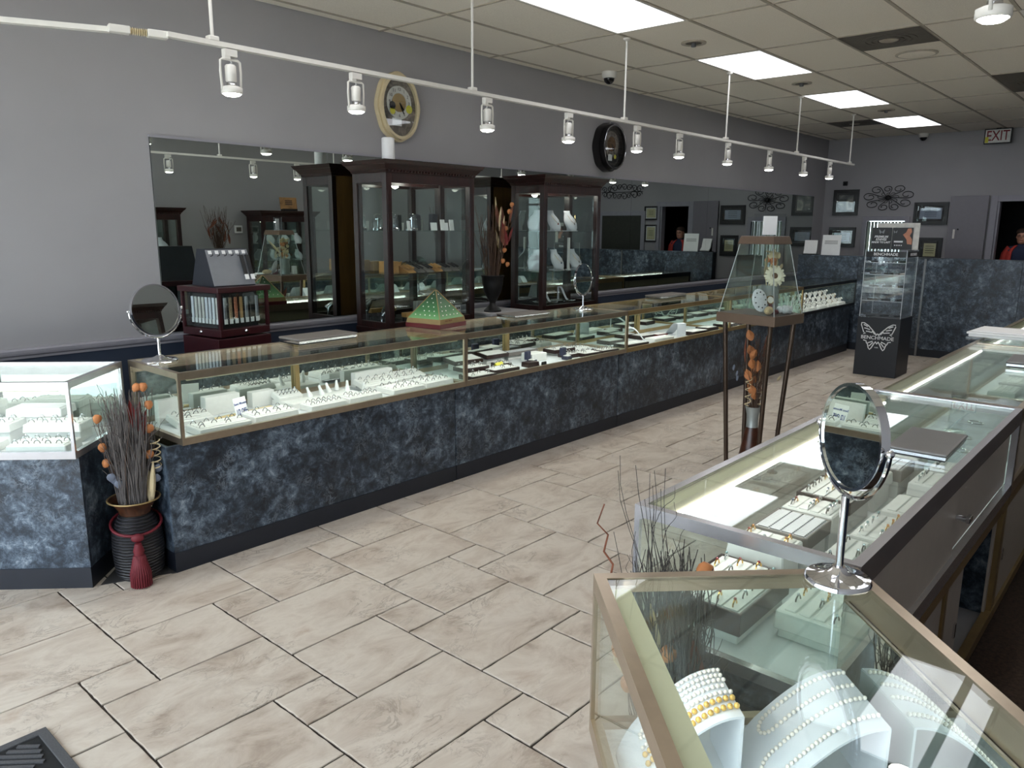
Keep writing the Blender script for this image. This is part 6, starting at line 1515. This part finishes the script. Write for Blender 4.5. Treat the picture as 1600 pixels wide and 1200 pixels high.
# ------------------------------------------------------------------ back wall: framed prints, iron flower, exit sign
def wall_frame(y0, y1, z0, z1, label, art, matm='mat_dark', fw=0.055, wall='back', ornate=True):
    w, h = y1-y0, z1-z0
    t = thing('framed_print', label, 'framed print', (BACK_X-0.001, (y0+y1)/2, (z0+z1)/2), PI/2*-1, 'framed prints on the back wall')
    # local frame: x -> -Y?, front looks along -X
    mb = MB(); quad_frame(mb, -w/2, -h/2, w/2, h/2, fw*0.6, -0.03, 0.0); quad_frame(mb, -w/2+fw*0.5, -h/2+fw*0.5, w/2-fw*0.5, h/2-fw*0.5, fw*0.5, -0.022, 0.0)
    mb.build('moulding', 'frame_black', t, bevel=0.002)
    MB().box(-w/2+fw*0.9, -0.012, -h/2+fw*0.9, w/2-fw*0.9, -0.009, h/2-fw*0.9).build('mount', matm, t)
    MB().box(-w/2+fw*1.6, -0.014, -h/2+fw*1.6, w/2-fw*1.6, -0.0121, h/2-fw*1.6).build('print', art, t)
    MB().box(-w/2+fw*0.9, -0.019, -h/2+fw*0.9, w/2-fw*0.9, -0.017, h/2-fw*0.9).build('glass', 'frame_glass', t)
    if art.startswith('cert'):
        mb = MB()
        for i in range(4): mb.box(-w*0.18, -0.0150, h*0.14-i*h*0.09, w*0.18, -0.0142, h*0.16-i*h*0.09)
        mb.build('print_lines', 'mat_dark', t)
    return t
wall_frame(4.36, 4.77, 1.85, 2.27, 'black framed photograph high at the left of the back wall', 'print_dark')
wall_frame(3.01, 3.50, 1.70, 2.045, 'black framed print right of the iron flower', 'cert_blue')
wall_frame(4.36, 4.80, 1.33, 1.655, 'black framed certificate low behind the white notice', 'cert_blue')
wall_frame(3.04, 3.39, 1.12, 1.50, 'black framed yellowish certificate beside the grey steel door', 'cert_cream')
wall_frame(1.36, 1.66, 1.78, 2.05, 'small framed certificate seen in the mirror, upper of two', 'cert_cream', 'white_paper', 0.03)
wall_frame(1.38, 1.66, 1.35, 1.69, 'small framed certificate seen in the mirror, lower of two', 'cert_cream', 'white_paper', 0.03)
def iron_flower(y, z, sw, sh, label, k=9, seed=1):
    t = thing('iron_wall_flower', label, 'wall decoration', (BACK_X-0.02, y, z), -PI/2)
    rnd = random.Random(seed)
    for i in range(k):
        a0 = 2*PI*i/k+0.2; R_ = 0.72+0.28*abs(math.cos(a0)); pts = []
        # big teardrop loop that curls inward at its end
        n = 34
        for j in range(n+1):
            s_ = j/n
            if s_ < 0.42: q = s_/0.42; rad = R_*0.98*math.sin(q*PI/2); ang = a0-0.02-0.22*math.sin(q*PI)
            else:
                q = (s_-0.42)/0.58; ccx, ccr = R_*0.73, R_*0.25*(1-0.74*q**1.4)
                th = -0.1+q*5.6; px_ = ccx+ccr*math.cos(th)+(0.02*R_); py2 = ccr*1.0*math.sin(th)+0.12*R_*q*0.3
                rad = math.hypot(px_, py2); ang = a0+math.atan2(py2, px_)
            pts.append((rad*math.cos(ang)*sw, 0.008*math.sin(s_*3), rad*math.sin(ang)*sh))
        MB().tube(pts, 0.0052, 6).build('petal_scroll', 'iron_black', t, smooth=True)
        pts2 = []
        for j in range(17):
            s_ = j/16; rad = 0.5*R_*s_; ang = a0+0.25*math.sin(s_*2.6)
            if s_ > 0.7: rad = 0.5*R_*(0.7+0.3*math.sin((s_-0.7)/0.3*2.4)*0.5); ang = a0+0.25*math.sin(0.7*2.6)-(s_-0.7)*1.4
            pts2.append((rad*math.cos(ang)*sw, 0, rad*math.sin(ang)*sh))
        MB().tube(pts2, 0.0042, 6).build('inner_scroll', 'iron_black', t, smooth=True)
    MB().sphere((0, -0.012, 0), 0.04, 14, 8, s=(1, 0.5, 1)).build('centre_boss', 'iron_black', t, smooth=True)
    return t
iron_flower(3.905, 2.125, 0.385, 0.25, 'black wrought iron flower on the back wall above the window')
def iron_panel(y, z, label):
    t = thing('iron_scroll_panel', label, 'wall decoration', (BACK_X-0.02, y, z), -PI/2)
    rnd = random.Random(8)
    for i in range(16):
        u, w_ = -0.42+0.84*(i % 8)/7, (-0.1, 0.1)[i//8]*(1-0.5*abs(-0.42+0.84*(i % 8)/7)/0.42); r_ = rnd.uniform(0.06, 0.10); sgn = 1 if i % 2 else -1
        MB().tube([(u+sgn*r_*(1-j/22)*math.cos(j*0.42), 0, w_+r_*(1-j/22)*math.sin(j*0.42)) for j in range(20)], 0.006, 6).build('scroll', 'iron_black', t, smooth=True)
    MB().tube([(-0.5, 0, 0), (0.5, 0, 0)], 0.006, 6).build('spine', 'iron_black', t)
iron_panel(0.80, 2.34, 'black iron scroll panel seen in the mirror above the olive door')
ex = thing('exit_sign', 'lit EXIT sign hanging from the ceiling by the back wall', 'sign', (BACK_X-0.16, 2.44, 2.86), -PI/2)
MB().box(-0.175, -0.02, 0, 0.175, 0.02, 0.215).build('housing', 'iron_black', ex, bevel=0.003)
MB().box(-0.16, -0.0235, 0.015, 0.16, -0.0202, 0.20).build('face', 'clock_face', ex)
text('lettering', 'EXIT', 0.20, 'ink_red', ex, (0, -0.0245, 0.107), (PI/2, 0, 0), 0.0006, bold=0.002, sx=0.72)
MB().box(-0.158, -0.0252, 0.018, -0.115, -0.0242, 0.10).build('yellow_sticker', 'sticker_yellow', ex)
MB().box(-0.03, -0.01, 0.215, 0.03, 0.01, 0.222).build('mount', 'iron_black', ex)
se = thing('wall_sensor', 'small black sensor on the back wall above the left frames', 'sensor', (BACK_X-0.001, 4.60, 2.37), -PI/2)
MB().box(-0.035, -0.03, -0.035, 0.035, 0, 0.035).build('case', 'iron_black', se, bevel=0.006); MB().sphere((0, -0.03, 0), 0.014, 10, 6).build('eye', 'camera_dome', se, smooth=True)

# ------------------------------------------------------------------ right wall (seen in the mirrors)
curio('dark cherry cabinet of white trays on the right wall, seen in mirror', 5.98, 6.86, -0.18, -0.60, 1.835, 0.55, (0.85, 1.12, 1.36), face=1, group='cherry cabinets on the right wall')
curio('dark cherry cabinet with a bust on the right wall, in mirror edge', 3.95, 4.80, -0.18, -0.60, 1.845, 0.55, (0.9, 1.25), face=1, group='cherry cabinets on the right wall')
for i, (x, z) in enumerate(((6.2, 1.368), (6.45, 1.368), (6.66, 1.368), (6.2, 0.858), (6.45, 0.858), (6.66, 1.128), (6.25, 1.128), (6.45, 1.128))):
    bust(x, -0.36, z, PI, 0.8, 'white bust in the right wall cabinet seen in mirror, number from left and shelf', 'busts in the right wall cabinet', None)['label'] = 'white bust in the right-wall cabinet, %s shelf, %s' % ('top' if z > 1.3 else ('middle' if z > 1 else 'low'), ('left', 'centre', 'right')[0 if x < 6.3 else (1 if x < 6.6 else 2)])
bust(4.35, -0.36, 1.258, PI, 1.1, 'white bust alone in the mirror-edge cherry cabinet', 'busts in the right wall cabinet'); bust(4.6, -0.36, 1.258, PI, 1.1, 'second white bust in the mirror-edge cherry cabinet', 'busts in the right wall cabinet')
ws = thing('wooden_sign', 'wooden sign on a black stand above the right-wall cabinet', 'sign', (6.55, -0.38, 1.836), PI)
MB().box(-0.14, -0.01, 0.03, 0.14, 0.01, 0.20, Matrix.Rotation(-0.1, 4, 'X')).build('board', 'sign_wood', ws, bevel=0.004); MB().box(-0.12, -0.04, 0, 0.12, 0.03, 0.035).build('stand', 'iron_black', ws)
mb = MB()
for i in range(3): mb.box(-0.06, -0.0125, 0.09+0.026*i, 0.06, -0.0105, 0.105+0.026*i, Matrix.Rotation(-0.1, 4, 'X'))
mb.build('carving', 'walnut', ws)
th = thing('thermostat', 'small white thermostat on the right wall, seen in the mirror', 'thermostat', (5.86, RIGHT_Y+0.001, 1.57), PI)
MB().box(-0.06, -0.025, -0.055, 0.06, 0, 0.055).build('case', 'white_plastic', th, bevel=0.006); MB().box(-0.038, -0.028, -0.03, 0.038, -0.0252, 0.03).build('screen', 'vent_dark', th)
pl2 = thing('plinth', 'dark low cabinet on the right wall under dried twigs', 'plinth', (5.40, -0.38, 0.001)); MB().box(-0.4, -0.2, 0, 0.4, 0.2, 0.80).build('body', 'cherry', pl2, bevel=0.004); MB().box(-0.42, -0.22, 0.801, 0.42, 0.22, 0.83).build('top', 'cherry', pl2, bevel=0.004)
wv = thing('urn', 'dark urn of dried twigs on the right wall, seen in mirror', 'vase', (5.40, -0.36, 0.831)); MB().lathe([(0.07, 0), (0.06, 0.03), (0.1, 0.2), (0.11, 0.32), (0.08, 0.42), (0.1, 0.46), (0.09, 0.46), (0.06, 0.4)], 24).build('body', 'urn_black', wv, smooth=True)
bq5 = thing('dried_bouquet', 'bushy dried twigs on the right wall, seen in mirror', 'dried bouquet', (5.40, -0.36, 1.27)); twigs(bq5, 70, 0.05, 0, 0.62, 0.24, 51, 'twig_brown', 0.003, 0.03)
for i in range(10): place('spear_leaf', LEAFR, bq5, (0.15*math.cos(i*1.3), 0.06*math.sin(i*1.3)+0.02, 0.1+0.03*i), (0.2, 0.1*i, i), True)

# ------------------------------------------------------------------ office chairs behind the partition (dark shapes in the mirror)
oc = thing('office_chair', 'black office chair behind the marbled partition', 'chair', (12.3, 4.1, 0.001), 0.6)
MB().box(-0.24, -0.24, 0.45, 0.24, 0.24, 0.53).build('seat', 'strap_black', oc, bevel=0.03, seg=3); MB().box(-0.23, 0.2, 0.6, 0.23, 0.27, 1.2).build('backrest', 'strap_black', oc, bevel=0.03, seg=3)
MB().tube([(0, 0, 0.08), (0, 0, 0.45)], 0.025, 10).build('column', 'iron_black', oc); MB().box(-0.03, 0.2, 0.5, 0.03, 0.23, 0.65).build('back_bar', 'iron_black', oc)
for k in range(5):
    a = k*2*PI/5; sp_ = MB().tube([(0, 0, 0.1), (0.28*math.cos(a), 0.28*math.sin(a), 0.06)], 0.018, 8).build('spoke', 'iron_black', oc); MB().sphere((0.28*math.cos(a), 0.28*math.sin(a), 0.028), 0.027, 10, 6).build('caster', 'iron_black', sp_, smooth=True)

# ------------------------------------------------------------------ door mat
dm = thing('door_mat', 'charcoal ribbed entrance mat at the lower left corner', 'mat', (-0.23, 1.90, 0.0008), 0)
MX, MY = 0.90, 0.72
mb = MB(); mb.ring_prism([(-MX, -MY), (MX, -MY), (MX, MY), (-MX, MY)], [(-MX+0.03, -MY+0.03), (MX-0.03, -MY+0.03), (MX-0.03, MY-0.03), (-MX+0.03, MY-0.03)], 0, 0.009, 'z'); mb.build('border', 'mat_rubber', dm, bevel=0.002)
MB().box(-MX+0.025, -MY+0.025, 0, MX-0.025, MY-0.025, 0.004).build('base_sheet', 'mat_rib', dm)
mb = MB(); cs = 0.172
nx, ny = 10, 8
for i in range(nx):
    for j in range(ny):
        cx, cy = -MX+0.035+0.173*(i+0.5), -MY+0.032+cs*(j+0.5); an = PI/4 if (i+j) % 2 else -PI/4
        for k in range(-3, 4):
            off = k*0.024; L_ = (cs*0.70-abs(off))*0.98
            M = Matrix.Translation((cx, cy, 0)) @ Matrix.Rotation(an, 4, 'Z') @ Matrix.Translation((0, off, 0))
            mb.box(-L_*0.72, -0.0065, 0.003, L_*0.72, 0.0065, 0.0095, M)
stuff(mb.build('ribs', 'mat_rubber', dm))

# ------------------------------------------------------------------ things on the lower shelf, seen through the open staff door
bs = thing('storage_box', 'dark box with red trim on the shelf under the nearest right case', 'box', (2.95, 0.66, 0.116), 0.3)
MB().box(-0.05, -0.05, 0, 0.05, 0.05, 0.2).build('box', 'strap_black', bs); MB().tube([(-0.03, 0, 0.2), (0.0, 0, 0.235), (0.04, 0.0, 0.225)], 0.012, 8).build('red_ribbon', 'tassel_red', bs, smooth=True)

# ------------------------------------------------------------------ person in the back doorway
pr_ = thing('person', 'person in red cardigan over navy top standing in the back doorway', 'person', (13.90, 2.03, 0.001), PI/2+0.0)
# local: faces -Y before rotation by 90 deg => after rotation looks towards -X?  (x,y)->(-y,x): local +Y -> world -X
verts = [(0, 0, 0.92), (0, 0, 1.08), (0, 0.01, 1.22), (0, 0, 1.34), (0, 0.0, 1.40), (0, 0.01, 1.44),
         (0.15, 0, 1.33), (0.20, 0, 1.10), (0.19, 0.05, 0.90), (0.18, 0.09, 0.84), (-0.15, 0, 1.33), (-0.20, 0, 1.10), (-0.19, 0.05, 0.90), (-0.18, 0.09, 0.84),
         (0.09, 0, 0.86), (0.095, 0.01, 0.48), (0.095, -0.01, 0.08), (0.10, 0.14, 0.03), (-0.09, 0, 0.86), (-0.095, 0.01, 0.48), (-0.095, -0.01, 0.08), (-0.10, 0.14, 0.03)]
edges = [(0, 1), (1, 2), (2, 3), (3, 4), (4, 5), (3, 6), (6, 7), (7, 8), (8, 9), (3, 10), (10, 11), (11, 12), (12, 13), (0, 14), (14, 15), (15, 16), (16, 17), (0, 18), (18, 19), (19, 20), (20, 21)]
rad = [(0.15, 0.11), (0.14, 0.10), (0.155, 0.11), (0.10, 0.085), (0.055, 0.055), (0.05, 0.05), (0.065, 0.065), (0.048, 0.048), (0.035, 0.035), (0.032, 0.018), (0.065, 0.065), (0.048, 0.048), (0.035, 0.035), (0.032, 0.018),
       (0.09, 0.09), (0.06, 0.06), (0.045, 0.045), (0.04, 0.03), (0.09, 0.09), (0.06, 0.06), (0.045, 0.045), (0.04, 0.03)]
me = bpy.data.meshes.new('body'); me.from_pydata(verts, edges, []); me.materials.append(MATS['cloth_navy'])
ob = place('body', me, pr_); sk = ob.modifiers.new('skin', 'SKIN'); sk.use_smooth_shade = True
for i, r_ in enumerate(rad): me.skin_vertices[0].data[i].radius = r_
me.skin_vertices[0].data[0].use_root = True; ob.modifiers.new('sub', 'SUBSURF').levels = 2
# open cardigan: shell round the trunk, open in front, with sleeves
v = []; f = []; n = 18
for z, a, b in ((0.80, 0.205, 0.15), (1.0, 0.19, 0.14), (1.2, 0.205, 0.145), (1.30, 0.20, 0.13), (1.36, 0.15, 0.10), (1.40, 0.085, 0.08)):
    for k in range(n+1):
        t_ = PI/2+0.55+(2*PI-1.1)*k/n; v.append((a*math.cos(t_), b*math.sin(t_), z))
for i in range(5):
    for k in range(n): f.append((i*(n+1)+k, i*(n+1)+k+1, (i+1)*(n+1)+k+1, (i+1)*(n+1)+k))
cg = MB()._add(v, f).build('cardigan', 'cloth_red', pr_, smooth=True); cg.modifiers.new('thick', 'SOLIDIFY').thickness = 0.012
for sx in (-1, 1): MB().tube([(sx*0.13, 0, 1.35), (sx*0.19, 0, 1.26), (sx*0.215, 0.01, 1.10), (sx*0.205, 0.05, 0.94)], 0.072, 12, r1=0.055).build('sleeve', 'cloth_red', cg, smooth=True)
hd_ = MB().lathe([(0.03, 1.415), (0.055, 1.43), (0.068, 1.46), (0.074, 1.50), (0.078, 1.545), (0.074, 1.59), (0.055, 1.625), (0.02, 1.64)], 20, Matrix.Translation((0, 0.015, 0)), 0.95, 1.15).sphere((0, 0.108, 1.515), 0.014, 8, 6, s=(0.8, 1.0, 1.5)).build('head', 'skin', pr_, smooth=True)
MB().lathe([(0.045, 1.36), (0.042, 1.40), (0.045, 1.44)], 14).build('neck', 'skin', pr_, smooth=True)
for sx in (-1, 1):
    MB().sphere((sx*0.03, 0.093, 1.54), 0.009, 8, 6).build('eye', 'ink_black', hd_, smooth=True); MB().sphere((sx*0.076, 0.01, 1.52), 0.016, 8, 6, s=(0.4, 0.8, 1.3)).build('ear', 'skin', hd_, smooth=True)
    MB().tube([(sx*0.032+0.022*math.cos(a*PI/8), 0.105, 1.54+0.016*math.sin(a*PI/8)) for a in range(16)], 0.0025, 5, True).build('glasses_rim', 'ink_black', hd_)
MB().cbox((0, 0.098, 1.475), (0.042, 0.006, 0.008)).build('mouth', 'ink_red', hd_)
MB().sphere((0, 0.004, 1.592), 0.088, 16, 8, s=(1.02, 1.14, 0.72)).sphere((0, -0.04, 1.49), 0.075, 14, 8, s=(1.1, 0.8, 1.3)).build('hair', 'hair_brown', pr_, smooth=True)
for sx in (-1, 1):
    mb = MB(); mb.sphere((sx*0.175, 0.115, 0.80), 0.03, 10, 6, s=(0.5, 0.9, 1.2))
    for k in range(4): mb.tube([(sx*0.175, 0.09+0.016*k, 0.775), (sx*0.172, 0.095+0.016*k, 0.74), (sx*0.168, 0.098+0.016*k, 0.712+0.004*abs(k-1.5))], 0.0085, 6)
    mb.tube([(sx*0.165, 0.135, 0.80), (sx*0.15, 0.155, 0.77), (sx*0.148, 0.158, 0.745)], 0.009, 6); mb.build('hand', 'skin', pr_, smooth=True)
print('rings', CNT['ring'], 'objects', len(bpy.data.objects), 'tiles', cnt)
